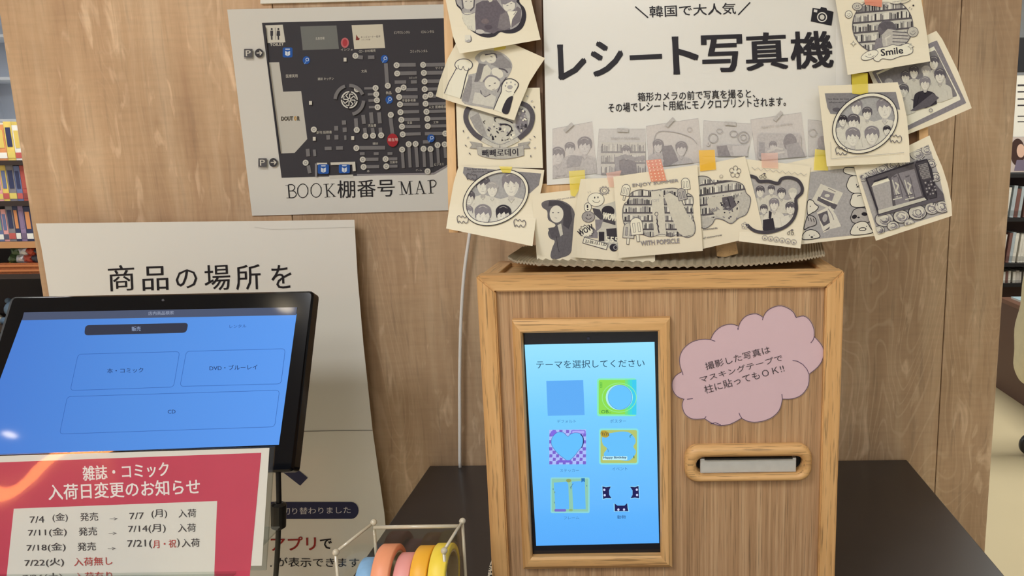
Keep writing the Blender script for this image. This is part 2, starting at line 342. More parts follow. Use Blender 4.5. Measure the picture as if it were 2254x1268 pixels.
def shelves(A, x0, y0, x1, y1, rows, sl=0, seed=3):
    """printed bookshelf picture"""
    R = random.Random(seed); A.rect(x0, y0, x1, y1, (205, 203, 190), sl); h = (y1 - y0) / rows
    for r in range(rows):
        yy = y0 + r * h; A.rect(x0, yy + h * .82, x1, yy + h, (92, 88, 92), sl); x = x0; bars = {k: [] for k in ((60, 57, 62), (120, 117, 118), (165, 163, 158), (230, 228, 214))}
        while x < x1 - 1:
            w = R.uniform(.012, .035) * (x1 - x0) + 1; c = R.choice(list(bars)); t = yy + h * R.uniform(.12, .4); e = min(x + w * .8, x1)
            bars[c].append([(x, t + sl * (x - x0)), (e, t + sl * (e - x0)), (e, yy + h * .82 + sl * (e - x0)), (x, yy + h * .82 + sl * (x - x0))]); x += w
        for c, b in bars.items():
            if b: A.add(b, c)
def sheet(name, surf, outline, m, label, cat, group=None, thick=.0004, parent=None, off=0):
    """a sheet of paper or board with real thickness, following its surface"""
    loops = [[Vector((x, y, 0)) for x, y in outline]]
    polys = [q for tri in tessellate_polygon(loops) for q in surf.slice([outline[i] for i in tri])]
    b = bmesh.new(); V = {}
    def vert(q):
        k = (round(q[0], 3), round(q[1], 3))
        if k not in V: V[k] = b.verts.new(surf.at(q[0], q[1], off))
        return V[k]
    for p in polys:
        vs = [];
        for q in p:
            v = vert(q)
            if v not in vs: vs.append(v)
        if len(vs) > 2:
            try: b.faces.new(vs)
            except ValueError: pass
    bmesh.ops.recalc_face_normals(b, faces=b.faces)
    top = list(b.faces)
    r = bmesh.ops.extrude_face_region(b, geom=top)
    # the extruded copy stays in front; push the old faces back
    nv = [e for e in r['geom'] if isinstance(e, bmesh.types.BMVert)]
    for v in nv: v.co -= surf.n * thick
    o = frombm(name, b, m, parent, label=None if cat else label)
    if cat: tag(o, label, cat, group)
    return o
# ------------------------------------------------------------ room
M_wall = mat((212, 218, 228), .8, name='plaster', noise=.03); M_floor = mat((216, 202, 166), .35, name='vinyl_floor', noise=.02, scale=3)
M_ceil = mat((228, 232, 240), .9, name='ceiling_board')
XL, XR, YB, YF = -5.0, 4.6, 5.2, -4.2
def struct(name, lo, hi, m):
    o = box(name, lo, hi, m); o['kind'] = 'structure'; return o
struct('floor', (XL, YF, -.05), (XR, YB, 0), M_floor)
struct('ceiling', (XL, YF, CEIL), (XR, YB, CEIL + .05), M_ceil)
struct('wall_back', (XL, YB, 0), (XR, YB + .1, CEIL), M_wall)
struct('wall_left', (XL - .1, YF, 0), (XL, YB, CEIL), M_wall)
struct('wall_right', (XR, YF, 0), (XR + .1, YB, CEIL), M_wall)
struct('wall_front', (XL, YF - .1, 0), (XR, YF, CEIL), M_wall)
# ceiling panel lamps under the area lights, and two small downlights that glint in the tilted display
def panel_lamp(x, y, s, label):
    t = thing('ceiling_lamp', (x, y, CEIL), label, 'lamp', 'ceiling panel lamps')
    box('lamp_frame', (x - s / 2 - .03, y - s / 2 - .03, CEIL - .05), (x + s / 2 + .03, y + s / 2 + .03, CEIL), mat((240, 240, 238), .5), t)
    box('lamp_diffuser', (x - s / 2, y - s / 2, CEIL - .056), (x + s / 2, y + s / 2, CEIL - .05), mat((255, 244, 224), emit=2.5, name='lamp_diffuser'), t)
for x, y, s, l in ((-3.0, 3.9, 1.0, 'square ceiling lamp added to brighten the pale display rack at the back'), (-1.12, -2.1, .6, 'square ceiling lamp in front of the wooden pillar, left of the other two'), (1.2, -2.4, 1.0, 'square ceiling lamp in front of the wooden pillar, on its right side'), (-.3, -3.2, 1.2, 'largest square ceiling lamp, behind the photographer'),
                   (-2.6, 1.6, 1.0, 'square ceiling lamp over the bookshelves left of the pillar'), (2.2, 1.8, 1.0, 'square ceiling lamp over the aisle right of the pillar')):
    panel_lamp(x, y, s, l)
# ------------------------------------------------------------ wooden pillar
xl = W(44, 330, 0).x; xr = W(2229, 330, 0).x
s1 = W(643, 478, 0).x; s2 = W(2088, 540, 0).x; s15 = W(1240, 450, 0).x; s17 = W(1700, 450, 0).x
M_pl = wood('pillar_wood_left', 2, ((196, 158, 120), (212, 176, 136), (226, 194, 156)), fine=34, stretch=.07, streak=.9, wave=.22, rough=.5, bump=.15)
M_pr = wood('pillar_wood_right', 2, ((180, 148, 112), (196, 164, 128), (210, 182, 146)), fine=34, stretch=.07, streak=.84, wave=.30, rough=.5, bump=.15)
pil = thing('pillar', ((xl + xr) / 2, .3, 0), 'wide square pillar faced with tan wood-grain panels, carrying map and posters', 'pillar')
for a, b_, m in ((xl, s1, M_pl), (s1, s15, M_pr), (s15, s2, M_pr), (s2, xr, M_pr)):
    box('wood_panel', (a + .0006, 0, .06), (b_ - .0006, .012, CEIL), m, pil, bev=.0007, seg=1)
box('core', (xl + .004, .008, 0), (xr - .004, .6, CEIL), mat((96, 72, 48), .8, name='pillar_core'), pil)
for x in (xl, xr - .01): box('side_panel', (x, .012, .06), (x + .01, .6, CEIL), M_pl, pil)
box('skirting', (xl - .004, -.006, 0), (xr + .004, .006, .06), mat((60, 50, 44), .6), pil)
PAPER = mat((230, 227, 210), .7, name='white_paper', spec=.25)
# ------------------------------------------------------------ sheet at the top edge
S = Surf((0, -.004, 0), (0, -1, 0))
sheet('paper_sign', S, [(571, -330), (1110, -345), (1118, -6), (573, 8)], mat((238, 235, 222), .6, name='sign_paper'), 'white sign board above the shelf map, only its lower edge in view', 'sign', thick=.004)
# ------------------------------------------------------------ map
S = Surf((0, -.0025, 0), (0, -1, 0))
film = mat((218, 216, 206), .28, name='laminated_sheet', coat=.5)
mp_ = thing('shelf_map', S.at(860, 470), 'laminated shelf number map with dark floor plan, taped on the pillar', 'poster')
sheet('map_sheet', S, [(500, 21), (1118, 6), (1166, 458), (555, 475)], film, None, None, thick=.0015, parent=mp_)
A = Art(S, base=.0003)
K, G, Wt, Gr, Bl = (66, 64, 68), (124, 122, 122), (212, 208, 194), (104, 106, 104), (45, 92, 170)
A.t(480, 0, 4.09)
B0 = lambda y: y + 900  # crop 2 sits 220 px lower (900 crop pixels)
A.poly([(395, 205), (2600, 150), (2680, B0(330)), (2090, B0(580)), (1940, B0(665)), (572, B0(700))], K)
A.poly([(1250, B0(668)), (1940, B0(655)), (2085, B0(572)), (2085, B0(590)), (1945, B0(672)), (1250, B0(680))], (150, 146, 148))
A.poly([(1000, B0(680)), (1215, B0(672)), (1218, B0(700)), (1002, B0(706))], (206, 203, 192))
A.poly([(458, 562), (550, 560), (586, 826), (748, 820), (803, B0(352)), (690, B0(476)), (566, B0(482))], (198, 195, 184))
A.poly([(426, 228), (582, 222), (606, 380), (446, 388)], Wt)
for x, dr in ((483, 0), (543, 1)):
    A.ell(x, 262, 9, 10, K); A.poly([(x - 13, 275), (x + 13, 275), (x + (17 if dr else 12), 320), (x + 7, 325), (x + 8, 358), (x - 6, 358), (x - 8, 325), (x - (17 if dr else 12), 320)], K)
A.line([(514, 250), (520, 358)], 3, K)
A.text('TOILET', 468, 415, 592, 409, 24, Wt, .02)
def bluebook(x, y, w=88, h=90):
    A.rr(x - w / 2, y - h / 2, x + w / 2, y + h / 2, 14, Bl); A.poly([(x - 22, y - 14), (x, y - 4), (x + 22, y - 14), (x + 22, y + 22), (x, y + 34), (x - 22, y + 22)], (214, 222, 228)); A.line([(x, y - 4), (x, y + 30)], 3, Bl); A.rect(x - 20, y - 34, x + 20, y - 24, (200, 210, 225))
bluebook(626, 472)
A.poly([(740, 238), (1066, 230), (1088, 440), (762, 452)], (118, 120, 116)); A.text('文具売場', 878, 360, 958, 356, 24, Wt)
A.ell(1142, 385, 36, 46, (196, 110, 112)); A.ell(1142, 385, 22, 32, (176, 66, 72)); A.text('インフォ', 1104, 458, 1214, 456, 20, Wt)
A.poly([(1202, 226), (1482, 218), (1504, 432), (1226, 442)], (212, 206, 186)); A.poly([(1240, 362), (1244, 310), (1262, 340), (1276, 345), (1270, 360)], (128, 58, 52)); A.text('キッズコーナー絵本', 1286, 346, 1462, 338, 22, (90, 76, 70)); A.text('コミック売場', 1290, 366, 1370, 363, 14, (120, 106, 98))
A.text('ビジネスレンタル', 1585, 306, 1728, 302, 26, Wt); A.text('CDレンタル', 1828, 300, 1946, 296, 26, Wt); A.text('コミックレンタル', 1730, 476, 1886, 472, 26, Wt); A.text('CD・DVD販売', 1268, 476, 1418, 468, 26, Wt)
for s, x, y, w, h in (('医療実用', 612, 700, 104, 30), ('雑誌 キッチン', 898, 724, 144, 26), ('文具', 1290, 654, 50, 26), ('新品', 1512, 850, 50, 28), ('コミック', 1718, 712, 72, 20), ('学習参考書', 1656, 918, 124, 24), ('人文 医療看護', 1896, 978, 162, 26), ('文芸', 1702, 1118, 46, 24), ('工学', 1938, 1112, 46, 22),
                      ('新刊 話題書', 886, 1206, 138, 26), ('児童書', 1350, B0(244), 74, 26), ('雑誌', 1392, B0(404), 48, 22), ('文庫本', 1546, B0(574), 70, 24), ('ビジネス', 1948, B0(592), 84, 24), ('ゲーム', 1780, B0(642), 56, 18), ('本', 1340, B0(652), 24, 24), ('マイホ', 1956, 625, 70, 22)):
    A.text(s, x, y, x + w, y - w * .03, h, Wt)
A.text('DOUT', 568, B0(186), 676, B0(184), 36, (84, 78, 66), .04); A.text('O', 684, B0(184), 706, B0(184), 36, (214, 160, 60), .04); A.text('R', 712, B0(184), 734, B0(184), 36, (84, 78, 66), .04)
def num(x, y, r=27): A.ell(x, y, r, r, (206, 204, 192), n=18); A.ring(x, y, r * .42, r * .42, 4, (120, 118, 118), n=10)
def bar(x0, y0, x1, y1, w): A.line([(x0, y0), (x1, y1)], w, G)
def lens(x, y): A.ell(x, y, 33, 36, Bl); A.ring(x + 8, y - 6, 13, 13, 6, (200, 212, 226), n=14); A.line([(x, y + 6), (x - 18, y + 34)], 8, (120, 160, 214))
for x, y in ((795, 542), (1498, 530), (1540, 898)): lens(x, y)
for x0, y0, x1, y1, w in ((1510, 570, 1524, 760, 34), (1552, 1060, 1572, 1220, 34), (1620, 585, 1780, 583, 34), (1630, 661, 1788, 658, 34), (1590, 740, 1694, 738, 30), (1736, 738, 1790, 736, 30), (1690, 808, 1796, 806, 28), (1640, 874, 1798, 872, 30), (1650, 940, 1806, 938, 26), (1660, 1008, 1810, 1004, 28), (1670, 1077, 1816, 1074, 28), (1680, 1140, 1822, 1138, 28), (1690, 1208, 1826, 1204, 28),
                          (1870, 584, 2045, 580, 34), (1870, 657, 2030, 654, 34), (1880, 732, 2010, 730, 32), (1880, 803, 1990, 800, 28), (1890, 868, 1960, 866, 28), (1890, 936, 2056, 932, 28), (1900, 1004, 2062, 1000, 28), (1900, 1070, 2066, 1066, 28), (1910, 1136, 2072, 1132, 28), (1862, 1204, 2040, 1202, 30),
                          (1316, 796, 1400, 794, 22), (1348, 850, 1410, 848, 22), (1354, 906, 1412, 904, 22), (1358, 965, 1416, 963, 22), (1240, 1066, 1246, 1150, 34), (1306, 1034, 1314, 1116, 34), (1376, 1012, 1386, 1112, 34), (1448, 1012, 1458, 1110, 34), (1320, 1152, 1326, 1200, 32), (1390, 1152, 1396, 1200, 32), (1460, 1150, 1464, 1196, 32),
                          (1250, 512, 1304, 518, 34), (1350, 516, 1408, 514, 32)): bar(x0, y0, x1, y1, w)
for x0, y0, x1, y1, w in ((1115, 204, 1152, 202, 38), (1046, 256, 1082, 255, 42), (1122, 270, 1158, 268, 40), (975, 338, 1008, 336, 40), (1048, 337, 1084, 336, 40), (1136, 340, 1156, 339, 40), (960, 438, 1022, 436, 32), (1062, 434, 1124, 432, 32), (806, 440, 812, 508, 34), (866, 446, 872, 506, 26), (812, 590, 826, 660, 32), (1270, 432, 1504, 430, 34), (1276, 484, 1320, 483, 24), (1402, 484, 1446, 483, 24), (1526, 483, 1570, 482, 24),
                          (1320, 536, 1444, 534, 30), (1520, 532, 1614, 530, 28), (1330, 602, 1450, 600, 28), (1530, 598, 1616, 596, 26), (1658, 450, 1668, 612, 28), (1718, 410, 1730, 608, 28), (1780, 400, 1796, 606, 30), (1852, 450, 1860, 604, 28), (1914, 448, 1924, 606, 30), (1976, 420, 1986, 568, 26), (2040, 416, 2048, 522, 24), (1845, 378, 1905, 376, 30)): bar(x0, B0(y0), x1, B0(y1), w)
for x, y in ((1236, 502), (1607, 587), (1612, 662), (1622, 810), (1670, 788), (1630, 874), (1638, 940), (1642, 1010), (1650, 1078), (1656, 1140), (1662, 1210), (1846, 584), (1853, 656), (1859, 733), (1860, 803), (1866, 870), (1912, 853), (1868, 934), (1876, 1006), (1884, 1070), (1888, 1136), (2046, 1202), (2090, 983), (1418, 792), (1424, 848), (1430, 903), (1436, 965), (1528, 772), (1555, 1034), (862, 1166), (1248, 1170), (1326, 1224), (1395, 1222), (1468, 1218), (1250, 804)): num(x, y)
for x, y in ((1245, 433), (1302, 536), (1310, 603), (1508, 532), (1514, 598), (788, 565), (1657, 447), (1716, 398), (1778, 396), (1850, 440), (1912, 442), (1976, 406), (2040, 400), (1886, 642)): num(x, B0(y))
lens(1916, B0(345))
for x, y in ((1143, 537), (832, 927), (866, B0(350)), (1212, B0(342))): A.rect(x - 13, y - 17, x + 13, y + 17, Wt)
for r, t0, t1 in ((128, 3.2, 4.4), (128, 4.7, 5.9), (128, .05, 1.35)): A.line([(1182 + r * math.cos(t0 + (t1 - t0) * k / 9), 900 + r * 1.02 * math.sin(t0 + (t1 - t0) * k / 9)) for k in range(10)] , 30, G)
A.ring(1182, 898, 70, 72, 12, (214, 212, 202))
for k in range(8):
    t = k * math.pi / 4 + .2; A.line([(1182 + 8 * math.cos(t), 898 + 8 * math.sin(t)), (1182 + 52 * math.cos(t - .12), 898 + 52 * math.sin(t - .12))], 9, (214, 212, 202)); A.line([(1182 + 52 * math.cos(t - .12), 898 + 52 * math.sin(t - .12)), (1182 + 58 * math.cos(t + .4), 898 + 58 * math.sin(t + .4))], 8, (214, 212, 202))
for t in (.1, 1.67, 3.24, 4.81): A.line([(1182 + 58 * math.cos(t), 898 + 58 * math.sin(t)), (1182 + 84 * math.cos(t), 898 + 84 * math.sin(t))], 14, K)
A.ell(1571, B0(362), 50, 60, (170, 50, 56)); A.text('現在地', 1530, B0(374), 1622, B0(370), 30, (226, 206, 196), .01)
A.rect(888, B0(565), 982, B0(585), Wt); A.rect(872, B0(572), 892, B0(690), (140, 138, 140)); A.poly([(1012, B0(562)), (1234, B0(556)), (1240, B0(640)), (1212, B0(642)), (1208, B0(582)), (1014, B0(586))], Wt)
bluebook(948, B0(622), 100, 86); bluebook(1137, B0(620), 100, 80)
A.line([(452, 560), (560, B0(480))], 10, (40, 38, 42)); A.poly([(404, 240), (428, 240), (450, 560), (440, 560)], K)
for x, y in ((272, 480), (400, B0(565))):
    A.rr(x - 38, y - 40, x + 38, y + 38, 4, (92, 90, 92)); A.text('P', x - 22, y + 26, x + 24, y + 24, 52, Wt, .01); A.rect(x - 38, y + 42, x + 42, y + 48, (150, 148, 142)); A.ell(x + 97, y - 2, 38, 40, (70, 68, 70)); A.line([(x + 74, y - 2), (x + 118, y - 4)], 9, Wt); A.line([(x + 100, y - 22), (x + 120, y - 4), (x + 104, y + 16)], 9, Wt)
A.build('floor_plan', mp_)
# serif lettering BOOK + kanji + MAP
A = Art(S, base=.0004); A.t(480, 220, 4.09); D = (44, 42, 44)
def st(pts, w=9, sm=0): A.line(pts, w, D, sm=sm)
st([(632, 765), (642, 880)], 12); st([(606, 768), (660, 764)], 4); st([(616, 883), (668, 881)], 4)
st([(632, 764), (672, 764), (690, 790), (672, 816), (640, 820)], 8, 4); st([(640, 820), (684, 822), (704, 852), (682, 878), (642, 881)], 8, 4)
for x, y in ((762, 818), (882, 814)): A.ring(x, y, 46, 62, 7, D, .02)
for t in ((762, 818), (882, 814)):
    for sg in (-1, 1): A.line([(t[0] + sg * 46, t[1] - 30), (t[0] + sg * 48, t[1] + 2), (t[0] + sg * 45, t[1] + 32)], 5, D)
st([(972, 758), (984, 874)], 12); st([(948, 760), (998, 756)], 4); st([(958, 876), (1010, 873)], 4); st([(980, 824), (1032, 758)], 5); st([(992, 812), (1048, 868)], 11); st([(1014, 757), (1050, 755)], 4); st([(1030, 872), (1062, 869)], 4)
A.text('棚番号', 1076, 884, 1592, 868, 158, D, .004)
st([(1646, 736), (1656, 850)], 6); st([(1620, 737), (1652, 735)], 4); st([(1632, 853), (1680, 850)], 4); st([(1648, 736), (1696, 846)], 12); st([(1696, 846), (1722, 734)], 5); st([(1724, 734), (1734, 846)], 12); st([(1714, 733), (1752, 731)], 4); st([(1714, 850), (1758, 847)], 4)
st([(1812, 730), (1786, 844)], 5); st([(1812, 728), (1854, 842)], 12); st([(1794, 806), (1838, 803)], 5); st([(1768, 847), (1806, 845)], 4); st([(1834, 845), (1874, 842)], 4)
st([(1908, 726), (1916, 838)], 12); st([(1884, 728), (1912, 725)], 4); st([(1894, 842), (1938, 839)], 4); st([(1908, 726), (1944, 724), (1962, 750), (1944, 780), (1914, 784)], 8, 4)
A.build('map_title', mp_)
# ------------------------------------------------------------ large sheet lower left
def bendL(g):
    # stands off the pillar and folds inwards at the crease (g = picture y)
    return .034 - .018 * abs(g - 948) / 460 if g < 948 else .034 - .013 * (g - 948) / 400
S = Surf((0, -.004, 0), (0, -1, 0), bendL, levels=[520, 600, 700, 800, 900, 940, 948, 956, 1000, 1100, 1200], g=(0, 1))
big = thing('notice_sheet', S.at(560, 1260), 'large cream sheet with black heading and fold, on the pillar behind the touch display', 'poster')
sheet('paper', S, [(79, 492), (430, 488), (780, 484), (787, 610), (800, 760), (820, 948), (846, 1130), (858, 1268), (866, 1340), (200, 1360), (150, 948), (128, 760), (108, 650), (100, 600), (91, 545)], mat((230, 227, 216), .6, name='cream_paper'), None, None, thick=.0006, parent=big)
A = Art(S, base=.0004); A.line([(660, 950), (740, 948), (820, 947.5)], 1.8, (150, 147, 140)); A.build('fold_line', big); A.line([(560, 500), (600, 505), (780, 500)], 1.5, (216, 213, 202)); A.build('fold_line', big)  # fold lines painted darker on the paper, in place of modelled grooves
A = Art(S, base=.0005); A.t(60, 470, 2.8175); D = (38, 34, 36)
for s, x0, y0, x1, y1, h in (('商', 506, 484, 668, 476, 160), ('品', 716, 480, 876, 474, 150), ('の', 922, 466, 1056, 462, 118), ('場', 1102, 480, 1262, 472, 158), ('所', 1296, 476, 1450, 470, 156), ('を', 1516, 468, 1642, 462, 146)): A.text(s, x0, y0, x1, y1, h, D, .006)
A.t(560, 960, 4.117); nav = (52, 54, 84)
A.poly([(150, 598), (880, 598)] + [(880 + 64 * math.sin(t), 674 - 76 * math.cos(t)) for t in [k * math.pi / 10 for k in range(11)]] + [(150, 752)], nav)
A.text('切り替わりました', 250, 712, 872, 700, 62, (214, 212, 214), .005)
A.poly([(238, 312), (350, 268), (484, 378), (415, 450)], (62, 64, 92))
A.text('アプリ', 150, 1040, 560, 1032, 122, (156, 52, 48), .022); A.text('で', 596, 1026, 704, 1022, 92, D, .02)
A.text('が表示できます', 200, 1184, 950, 1190, 84, D, .01); A.ell(150, 1178, 7, 7, D)
A.build('lettering', big)
# ------------------------------------------------------------ charcoal table
tz = .75; bl = Wz(948, 1022, tz); br = Wz(1990, 1010, tz); fl = Wz(850, 1145, tz); fr_ = Wz(2180, 1268, tz)
yb = -.004; x0t, x1t = bl.x, br.x + .003; yf = -.66
tab = thing('display_table', ((x0t + x1t) / 2, (yb + yf) / 2, 0), 'charcoal black table against the pillar under the oak photo booth box', 'table')
M_tab = mat((52, 48, 48), .32, name='charcoal_laminate', noise=.12, scale=14, coat=.1)
box('tabletop', (x0t, yf, tz - .03), (x1t, yb, tz), M_tab, tab, bev=.0015)
for x in (x0t + .05, x1t - .05):
    for y in (yf + .05, yb - .05): box('leg', (x - .02, y - .02, 0), (x + .02, y + .02, tz - .03), M_tab, tab, bev=.002)
box('apron', (x0t + .05, yf + .04, tz - .09), (x1t - .05, yf + .055, tz - .03), M_tab, tab)
# ------------------------------------------------------------ oak box
yfb = -.41
def F(px, py, d=0): return W(px, py, yfb + d)
bx0 = F(1048, 605).x; bx1 = F(1859, 600).x; bz1 = F(1455, 602).z; bz0 = tz
ya, yz = yfb, yfb + .105
OAKv = wood('oak_upright', 2, ((188, 140, 84), (216, 168, 108), (230, 186, 128)), fine=70, stretch=.035, streak=.55)
OAKh = wood('oak_rail', 0, ((188, 142, 88), (218, 172, 112), (232, 188, 130)), fine=70, stretch=.035, streak=.55)
OAKp = wood('oak_panel', 2, ((156, 122, 86), (184, 146, 106), (202, 168, 128)), fine=290, stretch=.012, streak=.6, bump=.4)
OAKd = wood('oak_depth', 1, ((196, 150, 96), (218, 174, 118), (232, 192, 140)), fine=70, stretch=.035, streak=.7)
kb = thing('photo_box', ((bx0 + bx1) / 2, (ya + yz) / 2, bz0), 'upright oak box on the charcoal table with touch screen and print slot', 'photo booth')
sw = .0165; tw = .0150
def mitre(name, pts, y0, y1, m, bev=.0012):
    """front frame member from an (x, z) outline"""
    b = bmesh.new(); f = [b.verts.new((x, y0, z)) for x, z in pts]; k = [b.verts.new((x, y1, z)) for x, z in pts]; n = len(pts)
    b.faces.new(f); b.faces.new(k[::-1])
    for i in range(n): b.faces.new([f[i], f[(i + 1) % n], k[(i + 1) % n], k[i]])
    bmesh.ops.recalc_face_normals(b, faces=b.faces)
    bmesh.ops.bevel(b, geom=list(b.edges), offset=bev, segments=2, affect='EDGES')
    return frombm(name, b, m, kb)
fd = .018
mitre('stile', [(bx0, bz0), (bx0 + sw, bz0 + tw), (bx0 + sw, bz1 - tw), (bx0, bz1)], ya, ya + fd, OAKv)
mitre('stile', [(bx1, bz0), (bx1, bz1), (bx1 - sw, bz1 - tw), (bx1 - sw, bz0 + tw)], ya, ya + fd, OAKv)
mitre('rail', [(bx0, bz1), (bx0 + sw, bz1 - tw), (bx1 - sw, bz1 - tw), (bx1, bz1)], ya, ya + fd, OAKh)
mitre('rail', [(bx0, bz0), (bx1, bz0), (bx1 - sw, bz0 + tw), (bx0 + sw, bz0 + tw)], ya, ya + fd, OAKh)
box('side_panel', (bx0 + .0008, ya + fd, bz0), (bx0 + .016, yz - .012, bz1 - .0008), OAKd, kb, bev=.001)
box('side_panel', (bx1 - .016, ya + fd, bz0), (bx1 - .0008, yz - .012, bz1 - .0008), OAKd, kb, bev=.001)
box('back_panel', (bx0 + .0005, yz - .012, bz0), (bx1 - .0005, yz, bz1 - .001), OAKh, kb, bev=.001)
box('top_panel', (bx0 + .016, ya + fd, bz1 - .016), (bx1 - .016, yz - .012, bz1 - .005), OAKh, kb)
pd = .006  # front panel recess, with an opening for the display and the slot
def quad_panel():
    X0, X1, Z0, Z1 = bx0 + sw - .002, bx1 - sw + .002, bz0 + tw - .002, bz1 - tw + .002
    q = [F(1158, 740, pd), F(1440, 740, pd), F(1440, 1205, pd), F(1180, 1205, pd)]
    sx0 = F(1524, 1022, pd).x; sx1 = F(1772, 1022, pd).x; sz1 = F(1650, 1000, pd).z; sz0 = F(1650, 1046, pd).z
    hole1 = [(q[0].x, q[0].z), (q[1].x, q[0].z), (q[1].x, q[2].z), (q[0].x, q[2].z)]; hole2 = [(sx0, sz1), (sx1, sz1), (sx1, sz0), (sx0, sz0)]
    outer = [(X0, Z1), (X1, Z1), (X1, Z0), (X0, Z0)]
    loops = [[Vector((x, z, 0)) for x, z in l] for l in (outer, hole1, hole2)]; flat = [p for l in (outer, hole1, hole2) for p in l]
    b = bmesh.new(); v = [b.verts.new((x, yfb + pd, z)) for x, z in flat]
    for t in tessellate_polygon(loops): b.faces.new([v[i] for i in t])
    r = bmesh.ops.extrude_face_region(b, geom=list(b.faces))
    for e in r['geom']:
        if isinstance(e, bmesh.types.BMVert): e.co.y += .005
    return frombm('front_panel', b, OAKp, kb), (sx0, sx1, sz0, sz1)
_, (sx0, sx1, sz0, sz1) = quad_panel()
# display surround: four mitred mouldings
o0 = F(1123, 704, 0); o1 = F(1472, 699, 0); o2 = F(1482, 1248, 0); o3 = F(1156, 1250, 0)
ox0, ox1, oz1, oz0 = (o0.x + o3.x) / 2, (o1.x + o2.x) / 2, (o0.z + o1.z) / 2, (o2.z + o3.z) / 2
i0 = F(1149, 730, .002); i2 = F(1455, 1218, .002); ix0, ix1, iz1, iz0 = (i0.x + F(1174, 1221, .002).x) / 2, (F(1447, 728, .002).x + i2.x) / 2, (i0.z + F(1447, 728, .002).z) / 2, i2.z
def mould(name, a, b_, c, d, m):
    # a, b outer corners; d, c inner corners: chamfered front
    b = bmesh.new(); L = lambda p, y: b.verts.new((p[0], y, p[1])); mid = lambda p, q, t: (p[0] + (q[0] - p[0]) * t, p[1] + (q[1] - p[1]) * t)
    yo, yi = yfb - .001, yfb - .004
    ring1 = [L(a, yfb + pd), L(a, yo), L(mid(a, d, .3), yi), L(mid(a, d, .85), yi), L(d, yi + .002), L(d, yfb + pd + .004)]
    ring2 = [L(b_, yfb + pd), L(b_, yo), L(mid(b_, c, .3), yi), L(mid(b_, c, .85), yi), L(c, yi + .002), L(c, yfb + pd + .004)]
    n = 6
    for i in range(n): b.faces.new([ring1[i], ring1[(i + 1) % n], ring2[(i + 1) % n], ring2[i]])
    b.faces.new(ring1); b.faces.new(ring2[::-1]); frombm(name, b, m, kb)
O = [(ox0, oz1), (ox1, oz1), (ox1, oz0), (ox0, oz0)]; I = [(ix0, iz1), (ix1, iz1), (ix1, iz0), (ix0, iz0)]
for k in range(4): mould('screen_surround', O[k], O[(k + 1) % 4], I[(k + 1) % 4], I[k], (OAKh, OAKv)[k % 2])
# tablet
Sf = Surf((0, yfb + .0035, 0), (0, -1, 0))
tabl = box('tablet', (ix0 - .003, yfb + .004, iz0 - .004), (ix1 + .003, yfb + .0055, iz1 + .004), mat((16, 17, 26), .12, name='black_glass'), kb, label='black touch tablet with a pale blue lit menu')
def screenmat(name, cols, strength, z0, z1, x0=None):
    m = bpy.data.materials.new(name); m.use_nodes = True; nt = m.node_tree; b = nt.nodes['Principled BSDF']; b.inputs['Base Color'].default_value = (.01, .01, .01, 1); b.inputs['Roughness'].default_value = .15
    g = nt.nodes.new('ShaderNodeNewGeometry'); sp = nt.nodes.new('ShaderNodeSeparateXYZ'); nt.links.new(g.outputs['Position'], sp.inputs[0])
    mr = nt.nodes.new('ShaderNodeMapRange'); mr.inputs[1].default_value = z0; mr.inputs[2].default_value = z1; nt.links.new(sp.outputs['X' if x0 else 'Z'], mr.inputs[0])
    cr = nt.nodes.new('ShaderNodeValToRGB'); e = cr.color_ramp.elements; e[0].color = lin(cols[0]); e[1].color = lin(cols[-1])
    for i, c in enumerate(cols[1:-1]): k = e.new((i + 1) / (len(cols) - 1)); k.color = lin(c)
    nt.links.new(mr.outputs[0], cr.inputs[0]); nt.links.new(cr.outputs[0], b.inputs['Emission Color']); b.inputs['Emission Strength'].default_value = strength; return m
zt = Sf.at(1300, 755).z; zb = Sf.at(1300, 1200).z
M_scr = screenmat('menu_screen', [(86, 172, 252), (96, 186, 254), (112, 204, 255), (150, 226, 255)], 1.0, zb, zt)
A = Art(Sf, emit=1, base=.0002, rough=.3); A.t(1100, 680, 2.157)
A.poly([(118, 170), (735, 157), (757, 1112), (173, 1125)], M_scr); A.build('screen', tabl)
ic = (96, 176, 246); dk = (24, 62, 104)
A = Art(Sf, emit=1, base=.0004, rough=.3); A.t(1100, 680, 2.157)
A.text('テーマを選択してください', 174, 284, 688, 276, 38, (22, 60, 92), .002)
def cap(s, x0, y0, x1, h): A.text(s, x0, y0, x1, y0 - 1, h, (66, 126, 184))
cap('デフォルト', 272, 542, 362, 16); cap('ポスター', 524, 542, 600, 18); cap('ステッカー', 286, 776, 376, 16); cap('イベント', 534, 768, 606, 16); cap('フレーム', 304, 1000, 378, 14); A.text('動物', 558, 998, 598, 997, 18, (40, 84, 140), .01)
A.build('menu_lettering', tabl)
A = Art(Sf, emit=1, base=.0004, rough=.3); A.t(1100, 680, 2.157); A.poly([(221, 342), (396, 338), (403, 504), (228, 508)], (92, 172, 246)); A.build('default_button', tabl)
A = Art(Sf, emit=1, base=.0004, rough=.3); A.t(1180, 820, 7.046)
A.rr(945, 90, 1558, 678, 40, (134, 236, 190)); A.rr(970, 115, 1535, 650, 26, (140, 222, 80))
zs = [(1380, (110, 226, 130)), (1420, (80, 224, 170)), (1455, (60, 216, 220)), (1490, (56, 204, 240))]
for x, c in zs: A.rect(x, 112, 1556, 655, c, -.01)
A.ring(1290, 390, 265, 225, 10, (150, 240, 150)); A.ell(1290, 385, 210, 198, (170, 238, 240)); A.ell(1305, 388, 184, 186, (100, 196, 254)); A.ring(1302, 386, 184, 188, 6, (60, 130, 210))
A.text('88', 990, 240, 1026, 240, 90, (80, 180, 70)); A.text('OB..', 1010, 634, 1160, 630, 50, (60, 140, 60), .02)
